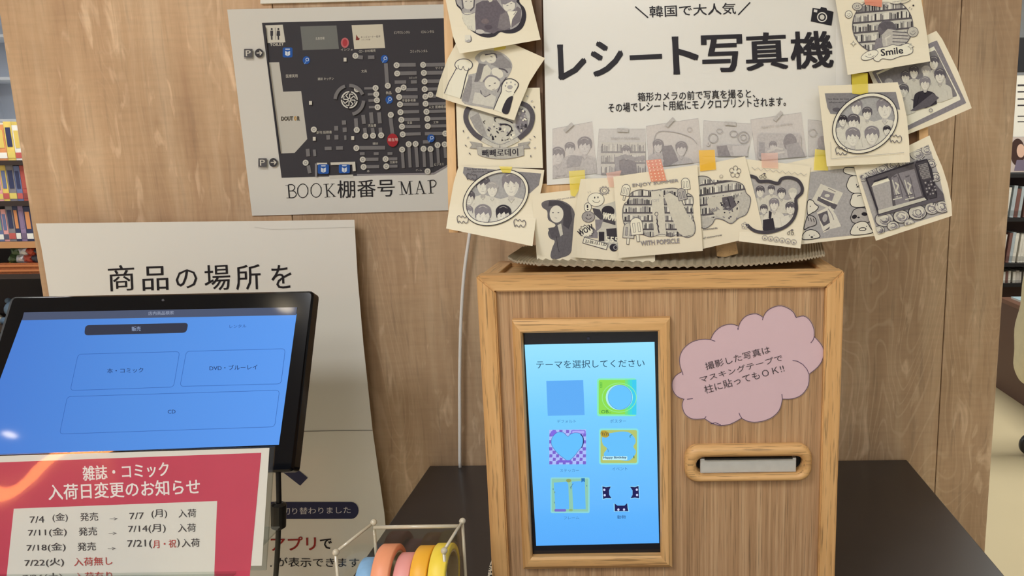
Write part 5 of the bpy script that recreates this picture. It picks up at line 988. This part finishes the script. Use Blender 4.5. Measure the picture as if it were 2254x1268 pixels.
btn('sales_tab', [(588, 300), (1298, 284), (1284, 352), (580, 370)], '販売', (908, 342, 970, 340, 32), fill=(46, 50, 68), tc=(150, 166, 200))
A = Art(Sm, emit=1, base=.0004, rough=.05); A.t(0, 620, 3.13); A.text('レンタル', 1582, 320, 1698, 316, 22, (40, 84, 160)); A.build('rental_tab', mon)
btn('book_button', [(538, 500), (1238, 482), (1196, 726), (484, 750)], '本・コミック', (738, 632, 988, 626, 34))
btn('disc_button', [(1284, 480), (1966, 462), (1936, 704), (1240, 722)], 'DVD・ブルーレイ', (1444, 612, 1774, 604, 34))
btn('music_button', [(464, 792), (1926, 748), (1892, 1000), (410, 1050)], 'CD', (1156, 910, 1210, 908, 26))
cmp_ = Sm.at(359, 661, .0002); frombm('camera_lens', lathe([(0.0001, -.0003), (.0016, -.0003), (.0016, .0002), (.0001, .0002)], 'y', cmp_, 12), mat((90, 90, 96), .3), mon)
# downlights mirrored in the glass: placed where the reflected ray meets the ceiling
for px, py, lb in ((22, 956, 'small round ceiling downlight, the one nearer the left wall'), (628, 676, 'small round ceiling downlight, the one nearer the right wall')):
    P_ = Sm.at(px, py); d = (P_ - CAMP).normalized(); r = d - 2 * d.dot(nm) * nm; L_ = P_ + r * ((CEIL - .004 - P_.z) / r.z)
    L_.x = max(XL + .3, min(XR - .3, L_.x)); L_.y = max(YF + .3, L_.y)
    t = thing('downlight', (L_.x, L_.y, CEIL), lb, 'lamp', 'round ceiling downlights')
    frombm('downlight_ring', lathe([(.035, CEIL - .008), (.075, CEIL - .008), (.078, CEIL), (.035, CEIL), (.035, CEIL - .008)], 'z', (L_.x, L_.y, 0), 28), mat((235, 235, 232), .4), t)
    frombm('downlight_lens', lathe([(.0001, CEIL - .004), (.035, CEIL - .004), (.035, CEIL - .001), (.0001, CEIL - .001)], 'z', (L_.x, L_.y, 0), 28), mat((255, 236, 200), emit=40, name='downlight_lens'), t)
# cord with a ferrite bead under the display
Yc = Sm.at(612, 1034, -.008).y
cp = [W(x, y, Yc) for x, y in smoothline([(612, 1020), (613, 1060), (614, 1110), (613, 1160), (611, 1210), (607, 1268), (600, 1340)], 5)]
cd = frombm('cord', tube(cp + [], .0028, 10), M_blk, mon, smooth=True)
f0, f1 = W(614, 1106, Yc), W(613, 1164, Yc)
b = tube([f0, f0.lerp(f1, .08), f0.lerp(f1, .92), f1], [.0045, .0078, .0078, .0045], 16); frombm('ferrite_bead', b, M_blk, cd)
# ------------------------------------------------------------ red notice in a clear holder
tn = math.radians(19); nn = Vector((0, -math.cos(tn), math.sin(tn))); pn = W(600, 985, -.385)
Sn = Surf(pn, nn)
nt_ = thing('notice_holder', Sn.at(300, 1400), 'red and white delivery date notice in a clear plastic holder below the touch display', 'sign')
zsh = .82
def down(px):  # bottom edge on the shelf
    a, b_ = Sn.at(px, 1200), Sn.at(px, 1300); k = (a.z - zsh) / (a.z - b_.z); return 1200 + 100 * k
yb_ = 1450
for _ in range(4): yb_ -= (zsh - Sn.at(300, yb_).z) * -1 * 1200 * -1 if False else 0
lo, hi = 1100, 2400
for _ in range(40):
    mi = (lo + hi) / 2
    if Sn.at(300, mi).z > zsh: lo = mi
    else: hi = mi
yb_ = lo
cw = [(-150, 1003), (604, 983), (604 - .068 * (yb_ - 983), yb_ - 10), (-190, yb_)]
sheet('paper', Sn, [(-140, 1008), (593, 986), (593 - .060 * (yb_ - 986), yb_ - 20), (-180, yb_ - 10)], mat((224, 222, 210), .6, name='notice_paper'), None, None, thick=.0004, parent=nt_)
A = Art(Sn, base=.0002, rough=.5); A.t(0, 960, 3.13); red = mat((196, 58, 84), .5, name='notice_red', noise=.03)
A.poly([(-400, 196), (1800, 115), (1800 - .1 * 1100, 1300), (-460, 1300)], red); A.poly([(95, 500), (1496, 447), (1462, 1300), (10, 1300)], (222, 220, 208))
A.build('red_panel', nt_)
A = Art(Sn, base=.0004, rough=.5); A.t(0, 960, 3.13); wt = (238, 232, 226); D = (62, 58, 60); Rr = (184, 66, 62)
A.text('雑誌・コミック', 572, 308, 1165, 276, 100, wt, .018); A.text('入荷日変更のお知らせ', 335, 442, 1380, 400, 108, wt, .018)
def row(y0, items):
    for s, x0, x1, c, h in items: A.text(s, x0, y0 - .036 * (x0 - 200), x1, y0 - .036 * (x1 - 200), h, c, .004)
row(600, (('7/4', 205, 305, D, 46), ('(金)', 362, 468, D, 62), ('発売', 552, 676, D, 58), ('→', 755, 812, (110, 106, 106), 18), ('7/7', 892, 992, D, 46), ('(月)', 1044, 1152, D, 62), ('入荷', 1230, 1352, D, 58)))
row(700, (('7/11(金)', 194, 460, D, 62), ('発売', 542, 668, D, 58), ('→', 748, 805, (110, 106, 106), 18), ('7/14(月)', 884, 1142, D, 62), ('入荷', 1226, 1350, D, 58)))
row(804, (('7/18(金)', 184, 452, D, 62), ('発売', 534, 660, D, 58), ('→', 742, 798, (110, 106, 106), 18), ('7/21(', 878, 1048, D, 62), ('月・祝', 1054, 1214, Rr, 56), (')', 1220, 1238, D, 62), ('入荷', 1252, 1376, D, 58)))
row(908, (('7/22(火)', 170, 440, D, 62), ('入荷無し', 510, 774, Rr, 58))); row(1010, (('7/26(土)', 158, 430, D, 62), ('入荷有り', 516, 772, Rr, 58)))
A.build('lettering', nt_)
M_film = glass('clear_film', alpha=.0, rough=.03, bump=.0022, bscale=9)
hexa('clear_front', [Sn.at(x, y, .0026) for x, y in cw], [Sn.at(x, y, .0026) - nn * .0016 for x, y in cw], M_film, nt_)
hexa('clear_back', [Sn.at(x, y, -.0008) for x, y in cw], [Sn.at(x, y, -.0008) - nn * .0020 for x, y in cw], glass('clear_acrylic', (236, 240, 238), .03), nt_)
fb = Sn.at(-170, yb_).x, Sn.at(520, yb_).x, Sn.at(300, yb_).y
box('clear_foot', (fb[0], fb[2] - .02, zsh), (fb[1], fb[2] + .09, zsh + .002), bpy.data.materials['clear_acrylic'], nt_)
# added warm strip lamp, out of view, slanted so its glare streaks the clear film
sl = thing('glare_lamp', (-3.6, YF + .02, 1.9), 'added warm strip lamp, unseen behind the photographer, slanted to streak the notice film', 'lamp')
a_, b_ = Vector((-4.0, YF + .03, 1.72)), Vector((-3.25, YF + .03, 2.10)); frombm('glare_tube', tube([a_, a_.lerp(b_, .5) + Vector((0, 0, .03)), b_], .045, 12), mat((255, 158, 84), emit=26, name='warm_glare'), sl)
for q in (a_, b_): box('glare_holder', (q.x - .05, YF, q.z - .06), (q.x + .05, YF + .03, q.z + .06), mat((60, 56, 54), .5), sl)
# ------------------------------------------------------------ acrylic tape holder
CLR = glass('acrylic_wall', (250, 250, 248), .02, .03); EDG = mat((206, 196, 172), .12, name='acrylic_edge', coat=.6)
hz1 = Wz(920, 1148, 0).z; Yh = None
bLh = Vector((0, 0, 0))
ZT = .885; BL_, BR_ = Wz(818, 1150, ZT), Wz(1022, 1147, ZT); d0 = (BR_ - BL_); wv = d0.normalized(); hw = d0.length
FL_ = Wz(737, 1216, ZT - .012); dv = (FL_ - BL_); dv.z = 0; dv = dv - wv * dv.dot(wv) * .45; dp = dv.length; dvn = dv.normalized()
dz_f = .012
hold = thing('tape_holder', (BL_ + d0 * .5 + dv * .5) * 1.0, 'clear acrylic holder of five colourful masking tape rolls in front of the oak box', 'tape holder'); hold.location.z = tz
up = Vector((0, 0, 1))
def pane(name, a, b_, c, d, th, m):  # quad extruded along th
    return hexa(name, [a, b_, c, d], [v + th for v in (a, b_, c, d)], m, hold)
t3 = .0035
def at3(u, v, z):
    u = hw / 2 + (u - hw / 2) * (1 + .17 * v / dp) - .004 * v / dp
    return Vector(((BL_ + wv * u + dvn * v).x, (BL_ + wv * u + dvn * v).y, z))
for nm_, u in (('side_wall', 0), ('side_wall', hw)):
    q = [at3(u, 0, tz), at3(u, dp, tz), at3(u, dp, ZT - dz_f), at3(u, 0, ZT)]
    pane(nm_, *q, wv * (t3 if u == 0 else -t3), CLR)
    e = t3 * 1.1; uu = u if u == 0 else u - t3
    for (p, r_) in ((at3(uu, 0, ZT), at3(uu, dp, ZT - dz_f)), (at3(uu, dp, ZT - dz_f), at3(uu, dp, tz + .003)), (at3(uu, 0, ZT), at3(uu, 0, tz + .003))):
        frombm('polished_edge', tube([p + wv * t3 / 2, r_ + wv * t3 / 2], .0014, 8), EDG, hold, smooth=True)
pane('back_wall', at3(t3, 0, tz), at3(hw - t3, 0, tz), at3(hw - t3, 0, ZT - .004), at3(t3, 0, ZT - .004), dvn * t3, CLR)
frombm('polished_edge', tube([at3(t3, t3 / 2, ZT - .004), at3(hw - t3, t3 / 2, ZT - .004)], .0018, 8), EDG, hold, smooth=True)
zf = ZT - dz_f - .050
pane('front_lip', at3(t3, dp, zf - .03), at3(hw - t3, dp, zf - .03), at3(hw - t3, dp, zf + .012), at3(t3, dp, zf + .012), -dvn * t3, CLR)
frombm('polished_edge', tube([at3(t3, dp, zf + .012), at3(hw - t3, dp, zf + .012)], .0016, 8), EDG, hold, smooth=True)
pane('tray', at3(t3, t3, zf - .013), at3(hw - t3, t3, zf - .013), at3(hw - t3, dp - t3, zf - .013), at3(t3, dp - t3, zf - .013), -up * t3, CLR)
for u, v, z in ((0, 0, ZT), (hw - t3, 0, ZT), (0, dp, ZT - dz_f), (hw - t3, dp, ZT - dz_f)):
    b = bmesh.new(); bmesh.ops.create_uvsphere(b, u_segments=14, v_segments=8, radius=.0030)
    for v_ in b.verts: v_.co += at3(u + t3 / 2, v, z)
    frombm('corner_knob', b, EDG, hold, smooth=True)
# rolls: (width, radius, colour)
import itertools
rolls = [(.015, .023, (136, 182, 226), 'pale blue marbled'), (.0155, .029, (248, 164, 122), 'salmon orange'), (.0145, .025, (240, 166, 160), 'rose pink'), (.0145, .028, (252, 186, 56), 'golden orange'), (.0150, .029, (252, 222, 74), 'lemon yellow')]
usable = hw - 2 * t3; tot = sum(r[0] for r in rolls); gap = (usable - tot) / 6; u = t3 + gap * 1.6
for wd_, rad, c, nm_ in rolls:
    cc = at3(u + wd_ / 2, dp * .50, zf - .013 + rad + .0004)
    b = lathe([(rad - .004, -wd_ / 2), (rad - .001, -wd_ / 2), (rad, -wd_ / 2 + .001), (rad, wd_ / 2 - .001), (rad - .001, wd_ / 2), (rad - .004, wd_ / 2), (rad - .0055, wd_ / 2), (rad - .0055, -wd_ / 2), (rad - .004, -wd_ / 2)], 'x', (0, 0, 0), 48)
    ang = math.atan2(wv.y, wv.x)
    for v_ in b.verts: v_.co = Matrix.Rotation(ang, 3, 'Z') @ v_.co + cc
    m = mat(c, .45, name='tape_' + nm_.replace(' ', '_'), noise=.16 if 'blue' in nm_ else .02, scale=90)
    o = frombm('tape_roll', b, m, None, smooth=False, origin=tuple(cc - Vector((0, 0, rad))))
    tag(o, nm_ + ' masking tape roll in the clear acrylic holder', 'tape roll', 'masking tape rolls in the holder')
    for p in o.data.polygons: p.use_smooth = True
    b = lathe([(rad - .0056, -wd_ / 2 + .0004), (rad - .0056, wd_ / 2 - .0004), (rad - .0072, wd_ / 2 - .0004), (rad - .0072, -wd_ / 2 + .0004), (rad - .0056, -wd_ / 2 + .0004)], 'x', (0, 0, 0), 32)
    for v_ in b.verts: v_.co = Matrix.Rotation(ang, 3, 'Z') @ v_.co + cc
    frombm('cardboard_core', b, mat((196, 176, 140), .8), o); u += wd_ + gap * .8
# small speckled roll beside the box
zt2 = W(1078, 1237, -.385).z; rr2 = (zt2 - tz) / 2; cc = Vector((bx0 - .0035, -.385, tz + rr2 + .0003))
M_sp = bpy.data.materials.new('speckled_paper'); M_sp.use_nodes = True; nt2 = M_sp.node_tree; vo = nt2.nodes.new('ShaderNodeTexVoronoi'); vo.inputs['Scale'].default_value = 420; tc2 = nt2.nodes.new('ShaderNodeTexCoord'); cr2 = nt2.nodes.new('ShaderNodeValToRGB')
cr2.color_ramp.elements[0].position = .42; cr2.color_ramp.elements[0].color = (.01, .01, .01, 1); cr2.color_ramp.elements[1].position = .48; cr2.color_ramp.elements[1].color = (.82, .76, .62, 1)
nt2.links.new(tc2.outputs['Object'], vo.inputs['Vector']); nt2.links.new(vo.outputs['Distance'], cr2.inputs[0]); nt2.links.new(cr2.outputs[0], nt2.nodes['Principled BSDF'].inputs['Base Color'])
b = lathe([(rr2 - .003, -.0028), (rr2 - .0005, -.0028), (rr2, -.0022), (rr2, .0022), (rr2 - .0005, .0028), (rr2 - .003, .0028), (rr2 * .6, .0028), (rr2 * .6, -.0028), (rr2 - .003, -.0028)], 'x', tuple(cc), 40)
tag(frombm('tape_roll', b, M_sp, None, origin=tuple(cc - Vector((0, 0, rr2)))), 'black-speckled white tape roll standing against the left side of the oak box', 'tape roll')
# ------------------------------------------------------------ background: bookshelves left
Rb = random.Random(9)
def bookcase(name, x0, x1, y, zs, depth, m, label, top):
    t = thing(name, ((x0 + x1) / 2, y + depth / 2, 0), label, 'bookcase')
    for x in (x0, x1 - .025): box('side_panel', (x, y, 0), (x + .025, y + depth, top), m, t)
    box('back_panel', (x0 + .025, y + depth - .012, 0), (x1 - .025, y + depth, top), m, t)
    for z in zs: box('shelf', (x0 + .025, y, z - .022), (x1 - .025, y + depth - .012, z), m, t)
    return t
Y1 = 2.4; zs = [W(20, p, Y1).z for p in (604, 532, 443, 353)]; xe = W(100, 440, Y1).x
M_dk = mat((52, 40, 36), .5, name='dark_shelf')
bookcase('bookcase', xe - 1.55, xe + .12, Y1, [.12, .45] + zs, .34, M_dk, 'dark bookcase full of bright comics, seen past the left edge of the pillar', zs[-1] + .02)
box('shelf_lip', (xe - 1.5, Y1 - .004, zs[1] - .03), (xe + .1, Y1 - .0005, zs[1]), mat((190, 140, 96), .6), bpy.data.objects['bookcase'])
def book(x, y, z, w, d, h, c, label, grp, c2=None, lean=0, name='book', cat='book'):
    t = thing(name, (x + w / 2, y + d / 2, z), label, cat, grp); c3 = Matrix.Rotation(lean, 4, 'Y')
    b = bmesh.new(); join(b, boxbm((x, y, z), (x + .0015, y + d, z + h))); join(b, boxbm((x + w - .0015, y, z), (x + w, y + d, z + h))); join(b, boxbm((x + .0015, y, z), (x + w - .0015, y + .002, z + h)))
    pg = boxbm((x + .0016, y + .0022, z + .002), (x + w - .0016, y + d - .003, z + h - .002)); lb = boxbm((x + w * .18, y - .0012, z + h * .35), (x + w * .82, y - .0001, z + h * .85))
    bd = boxbm((x + .0008, y - .0010, z + h * .06), (x + w - .0008, y - .0001, z + h * .22))
    o = [frombm('cover', b, mat(c, .5, noise=.15, scale=30), t), frombm('pages', pg, mat((232, 226, 208), .8), t), frombm('spine_label', lb, mat(c2 or (236, 232, 220), .5), t), frombm('spine_band', bd, mat(Rb.choice(((226, 206, 110), (196, 96, 90), (240, 240, 232), (90, 90, 110))) if c2 is not c else tuple(int(v * .85) for v in c), .5), t)]
    if lean: t.rotation_euler.y = lean; t.location.z += w * .5 * math.sin(lean) + .0005
    return t
cn = {'red': (176, 84, 76), 'yellow': (222, 196, 104), 'orange': (214, 146, 96), 'blue': (104, 116, 156), 'violet': (142, 122, 156), 'green': (140, 160, 130), 'white': (226, 222, 214), 'pink': (220, 160, 160), 'grey': (128, 124, 130), 'navy': (52, 58, 92)}
rowspec = [(zs[3], ['white', 'orange', 'white', 'green', 'white', 'yellow', 'orange', 'red'], .17, .034, 'top'), (zs[2], ['orange', 'violet', 'yellow', 'pink', 'violet', 'red', 'blue', 'grey'], .165, .030, 'second'), (zs[1], ['blue', 'violet', 'navy', 'grey', 'pink', 'blue', 'navy', 'violet'], .165, .026, 'third')]
ordw = ['first', 'second', 'third', 'fourth', 'fifth', 'sixth', 'seventh', 'eighth', 'ninth', 'tenth', 'eleventh', 'twelfth']
for z, cs, h, w, nm_ in rowspec:
    x = xe + .07
    for i, c in enumerate(cs + cs[2:6]):
        ww = w * Rb.uniform(.85, 1.2); x -= ww + .0015
        book(x, Y1 + .02, z, ww, .12, h * Rb.uniform(.88, 1.02), cn[c], '%s comic, %s from the pillar edge on the %s shelf of the left bookcase' % (c, ordw[i], nm_), 'comics in the left bookcase', cn[Rb.choice(list(cn))])
# pile of trinkets and crate on the lower shelf
g = thing('wicker_crate', (xe - .09, Y1 + .1, zs[0]), 'brown woven crate of small toys in the left bookcase', 'crate')
for (a, c_) in (((xe - .27, Y1 + .01, zs[0]), (xe + .08, Y1 + .02, zs[0] + .05)), ((xe - .27, Y1 + .2, zs[0]), (xe + .08, Y1 + .21, zs[0] + .05)), ((xe - .27, Y1 + .02, zs[0]), (xe - .26, Y1 + .2, zs[0] + .05)), ((xe + .07, Y1 + .02, zs[0]), (xe + .08, Y1 + .2, zs[0] + .05))): box('side', a, c_, mat((150, 86, 48), .7, name='wicker', noise=.25, scale=120), g)
box('bottom', (xe - .26, Y1 + .02, zs[0]), (xe + .07, Y1 + .2, zs[0] + .006), mat((150, 86, 48), .7), g)
for i in range(2): box('crate_band', (xe - .272, Y1 + .006, zs[0] + .012 + i * .022), (xe + .082, Y1 + .0099, zs[0] + .020 + i * .022), mat((186, 116, 70), .7), g)
toyc = [(190, 170, 60), (70, 90, 60), (200, 200, 206), (180, 70, 50), (60, 60, 72), (220, 190, 120), (110, 120, 140), (90, 60, 50)]; cnm = ['mustard', 'dark green', 'silver', 'red', 'black', 'sand', 'slate', 'brown']
k = 0
for r_ in range(3):
    for i in range(9 - r_):
        cx_, cz_ = xe - .24 + r_ * .018 + i * .036, zs[0] + .030 + r_ * .036; cy_ = Y1 + .05
        b = bmesh.new(); bmesh.ops.create_icosphere(b, subdivisions=2, radius=.026)
        for v in b.verts:
            q = v.co.copy(); v.co = Vector((q.x * (1 + .25 * math.sin(q.z * 190 + k)), q.y, q.z * .9 * (1 + .2 * math.sin(q.x * 200 + k)))) + Vector((cx_, cy_, cz_))
        o = frombm('trinket', b, mat(toyc[k % 8], .25, .3 if k % 8 == 2 else 0), None, origin=(cx_, cy_, cz_ - .018)); tag(o, '%s shiny trinket, %s from the left in the %s row of the crate heap' % (cnm[k % 8], ordw[i], ('lowest', 'middle', 'top')[r_]), 'trinket', 'trinkets heaped in the brown crate'); k += 1
# row of plush toys on the shelf below, seen by the display corner
zl = .45
for i, c in enumerate(((150, 150, 60), (190, 90, 50), (90, 110, 130), (170, 160, 140))):
    x = xe - .02 - i * .13; z0 = W(20, 745, Y1).z; t = thing('plush_toy', (x, Y1 + .08, z0), '%s plush toy, %s from the pillar edge, under the brown crate' % (('olive', 'rust', 'slate', 'cream')[i], ordw[i]), 'toy', 'plush toys under the brown crate')
    for nmx, cc_, r_ in (('body', (0, 0, .055), .055), ('head', (0, -.005, .125), .042), ('ear', (-.03, 0, .165), .014), ('ear', (.03, 0, .165), .014), ('arm', (-.055, -.01, .07), .018), ('arm', (.055, -.01, .07), .018)):
        b = bmesh.new(); bmesh.ops.create_uvsphere(b, u_segments=16, v_segments=10, radius=r_)
        for v in b.verts: v.co += Vector((x, Y1 + .08, z0)) + Vector(cc_)
        frombm(nmx, b, mat(c, .9, noise=.2, scale=60), t, smooth=True)
box('shelf', (xe - 1.52, Y1, W(20, 745, Y1).z - .022), (xe + .09, Y1 + .32, W(20, 745, Y1).z), M_dk, bpy.data.objects['bookcase'])
# pale display rack and lamps above the bookcase
rk = thing('wall_display', (xe - .7, 4.6, 0), 'pale blue-white lit display rack far behind the left bookcase', 'display rack')
box('rack_back', (xe - 2.4, 5.0, 0), (xe + .6, 5.05, 2.1), mat((206, 214, 226), .7), rk)
for z in (1.2, 1.5, 1.8, 2.1): box('rack_shelf', (xe - 2.4, 4.7, z), (xe + .6, 5.0, z + .02), mat((232, 236, 242), .5), rk)
p = W(30, 280, Y1 - .1); tag(frombm('shelf_end_sign', boxbm((W(38, 235, Y1).x, Y1 + .002, zs[3] + .0), (W(50, 235, Y1).x, Y1 + .018, W(30, 235, Y1).z)), mat((34, 30, 36), .5)), 'narrow black upright sign on top of the left bookcase', 'sign')
# ------------------------------------------------------------ background right
Y2 = 3.2; zr = [W(2240, p, Y2).z for p in (624, 580, 480, 383)]; xw = W(2200, 480, Y2).x
c2 = thing('record_shelf', (xw + .5, Y2 + .15, 0), 'black shelving of upright spines, seen past the right edge of the pillar', 'bookcase'); M_bs = mat((26, 24, 26), .5, name='black_shelf')
for x in (xw - .1, xw + 1.1): box('side_panel', (x, Y2, 0), (x + .02, Y2 + .3, zr[3] + .02), M_bs, c2)
box('back_panel', (xw - .08, Y2 + .28, 0), (xw + 1.1, Y2 + .3, zr[3]), mat((70, 44, 40), .6), c2)
for z in zr: box('shelf', (xw - .08, Y2, z - .02), (xw + 1.1, Y2 + .28, z), M_bs, c2)
for r_, (z, h, w) in enumerate(((zr[2], .185, .020), (zr[1], .175, .017), (zr[0], .07, .016))):
    x = xw + .0
    for i in range(12):
        c = Rb.choice([(222, 218, 206), (196, 190, 180), (150, 142, 136), (210, 206, 196), (120, 84, 76), (176, 186, 190)]); nm_ = {222: 'ivory', 196: 'light grey', 150: 'grey', 210: 'off-white', 120: 'maroon', 176: 'pale blue'}[c[0]]
        ww = w * Rb.uniform(.7, 1.2); book(x, Y2 + .03, z, ww, .15, h * Rb.uniform(.85, 1), c, '%s spine, %s from the left on the %s row of the black shelving' % (nm_, ordw[i], ('upper', 'middle', 'lower')[r_]), 'spines on the black shelving', c, lean=.10 if i % 12 > 1 and r_ < 2 else 0); x += ww + .012 * (i % 3 == 2) + .001
# poster boards above the black shelving
def rp(px0, py0, px1, py1, y): a, b_ = W(px0, py0, y), W(px1, py1, y); return a.x, b_.x, b_.z, a.z
x0, x1, z0, z1 = rp(2226, 302, 2320, 378, Y2); po2 = thing('face_poster', ((x0 + x1) / 2, Y2 + .01, z0), 'small poster of a person with dark hair, standing on the black shelving', 'poster')
box('card', (x0, Y2 + .005, z0), (x1, Y2 + .012, z1), mat((196, 182, 176), .5), po2)
Sx = Surf((0, Y2 + .0045, 0), (0, -1, 0)); A = Art(Sx, base=.0006); A.ell(2240, 335, 16, 30, (70, 50, 46)); A.ell(2247, 332, 9, 15, (216, 180, 160)); A.poly([(2232, 376), (2238, 352), (2256, 352), (2264, 376)], (120, 110, 130)); A.build('portrait', po2)
x0, x1, z0, z1 = rp(2231, 165, 2330, 300, Y2); wsn = thing('white_sign', ((x0 + x1) / 2, Y2 + .01, z0), 'white sign with short black text lines above the face poster', 'sign')
box('card', (x0, Y2 + .02, z0), (x1, Y2 + .026, z1), mat((226, 224, 214), .6), wsn)
Sx = Surf((0, Y2 + .0195, 0), (0, -1, 0)); A = Art(Sx, base=.0006)
for y, w in ((188, 4), (202, 3), (218, 3), (232, 3), (256, 2), (268, 2)): A.line([(2240, y), (2300, y - 1)], w, (70, 66, 70))
A.build('text_lines', wsn)
x0, x1, z0, z1 = rp(2243, 82, 2300, 158, Y2); tag(box('black_monitor', (x0, Y2 + .0, z0), (x1, Y2 + .03, z1), mat((40, 40, 44), .3), bev=.004), 'dark screen panel hung above the white sign at the right edge', 'screen')
# brown counter with magazines
pc = Wz(2192, 852, 0); ct = W(2206, 655, pc.y).z
cn_ = thing('brown_counter', (pc.x + .3, pc.y - .4, 0), 'dark brown counter standing on the beige floor right of the pillar', 'counter')
M_br = mat((92, 64, 52), .5, name='brown_laminate'); box('carcass', (pc.x, pc.y - .75, .0), (pc.x + .7, pc.y, ct - .02), M_br, cn_); box('worktop', (pc.x - .01, pc.y - .76, ct - .02), (pc.x + .71, pc.y + .01, ct), mat((112, 74, 56), .4), cn_)
for i in range(5):
    yy = pc.y - .25 - (i % 3) * .235; xx = pc.x + .03 + (i // 3) * .24; zz = ct
    t = thing('magazine', (xx + .1, yy + .1, zz), '%s magazine lying flat, %s on the brown counter' % (('pale blue', 'white', 'light grey', 'aqua', 'cream')[i], ('nearest the shelving', 'second back by the pillar', 'third back by the pillar', 'far side at the back', 'far side in front')[i]), 'magazine', 'magazines on the brown counter')
    box('cover', (xx, yy, zz + .0085), (xx + .2, yy + .22, zz + .01), mat(((170, 200, 214), (226, 226, 222), (190, 192, 196), (150, 200, 206), (226, 216, 196))[i], .3), t); box('pages', (xx + .001, yy + .001, zz), (xx + .199, yy + .219, zz + .0085), mat((232, 228, 216), .8), t)
# cream tote bag on a trolley whose castor shows at the right edge
YT_ = 1.8; bx_ = lambda px, py: W(px, py, YT_)
prof = smoothline([(2262, 610), (2255, 660), (2244, 715), (2239, 770), (2241, 815), (2256, 846), (2300, 858), (2420, 856), (2440, 760), (2420, 612)], 4)
f_ = [bx_(x, y) for x, y in prof]; cx_ = sum((v for v in f_), Vector()) / len(f_)
b = bmesh.new(); rings = []
for dy, k in ((-.05, .90), (-.062, .55), (-.03, 1.0), (.03, 1.0), (.05, .9)):
    if k == .55: continue
    rings.append([b.verts.new(cx_ + (v - cx_) * k + Vector((0, dy + .006 * math.sin(i * .9), 0))) for i, v in enumerate(f_)])
for q, s_ in zip(rings, rings[1:]):
    for i in range(len(f_)): b.faces.new([q[i], q[(i + 1) % len(f_)], s_[(i + 1) % len(f_)], s_[i]])
b.faces.new(rings[0]); b.faces.new(rings[-1][::-1])
bag = thing('tote_bag', (cx_.x, YT_, min(v.z for v in f_)), 'cream cloth bag hanging at the right edge of the view', 'bag'); frombm('bag_body', b, mat((216, 206, 172), .85, name='canvas', noise=.05, bump=.4, scale=30), bag, smooth=True)
tx = bx_(2275, 800).x; zr_ = bx_(2300, 560).z
for dx in (.06, .16): frombm('bag_strap', tube([(tx + dx - .03, YT_, bx_(2300, 615).z - .01), (tx + dx - .02, YT_, zr_ - .02), (tx + dx, YT_, zr_ + .016), (tx + dx + .02, YT_, zr_ - .02), (tx + dx + .03, YT_, bx_(2300, 615).z - .01)], .006, 8), mat((216, 206, 172), .85), bag, smooth=True)
cart = thing('trolley', (tx + .25, YT_ + .15, 0), 'dark trolley with a round black castor at the right edge', 'trolley')
box('top_rail', (tx + .0, YT_ - .008, zr_ - .008), (tx + .5, YT_ + .008, zr_ + .008), M_blk, cart)
wc = W(2269, 984, YT_); r0 = wc.z
for dx in (.10, .47): box('upright', (tx + dx, YT_ - .14, .13), (tx + dx + .02, YT_ - .12, zr_ + .006), M_blk, cart); box('rail_arm', (tx + dx, YT_ - .12, zr_ - .006), (tx + dx + .02, YT_, zr_ + .006), M_blk, cart)
box('bottom_deck', (wc.x + .035, YT_ - .30, .115), (tx + .5, YT_ + .02, .13), M_blk, cart)
for cx2, cy2 in ((wc.x, YT_), (wc.x + .46, YT_), (wc.x + .03, YT_ - .27), (wc.x + .46, YT_ - .27)):
    frombm('castor', lathe([(.010, -.014), (.038, -.014), (.046, -.008), (.046, .008), (.038, .014), (.010, .014), (.010, -.014)], 'y', (cx2, cy2, .046), 28), mat((24, 22, 24), .4), cart, smooth=True)
    frombm('castor_fork', tube([(cx2, cy2, .046), (cx2 + .012, cy2 + .02, .09), (cx2 + .045, cy2, .122)], .008, 8), M_blk, cart)
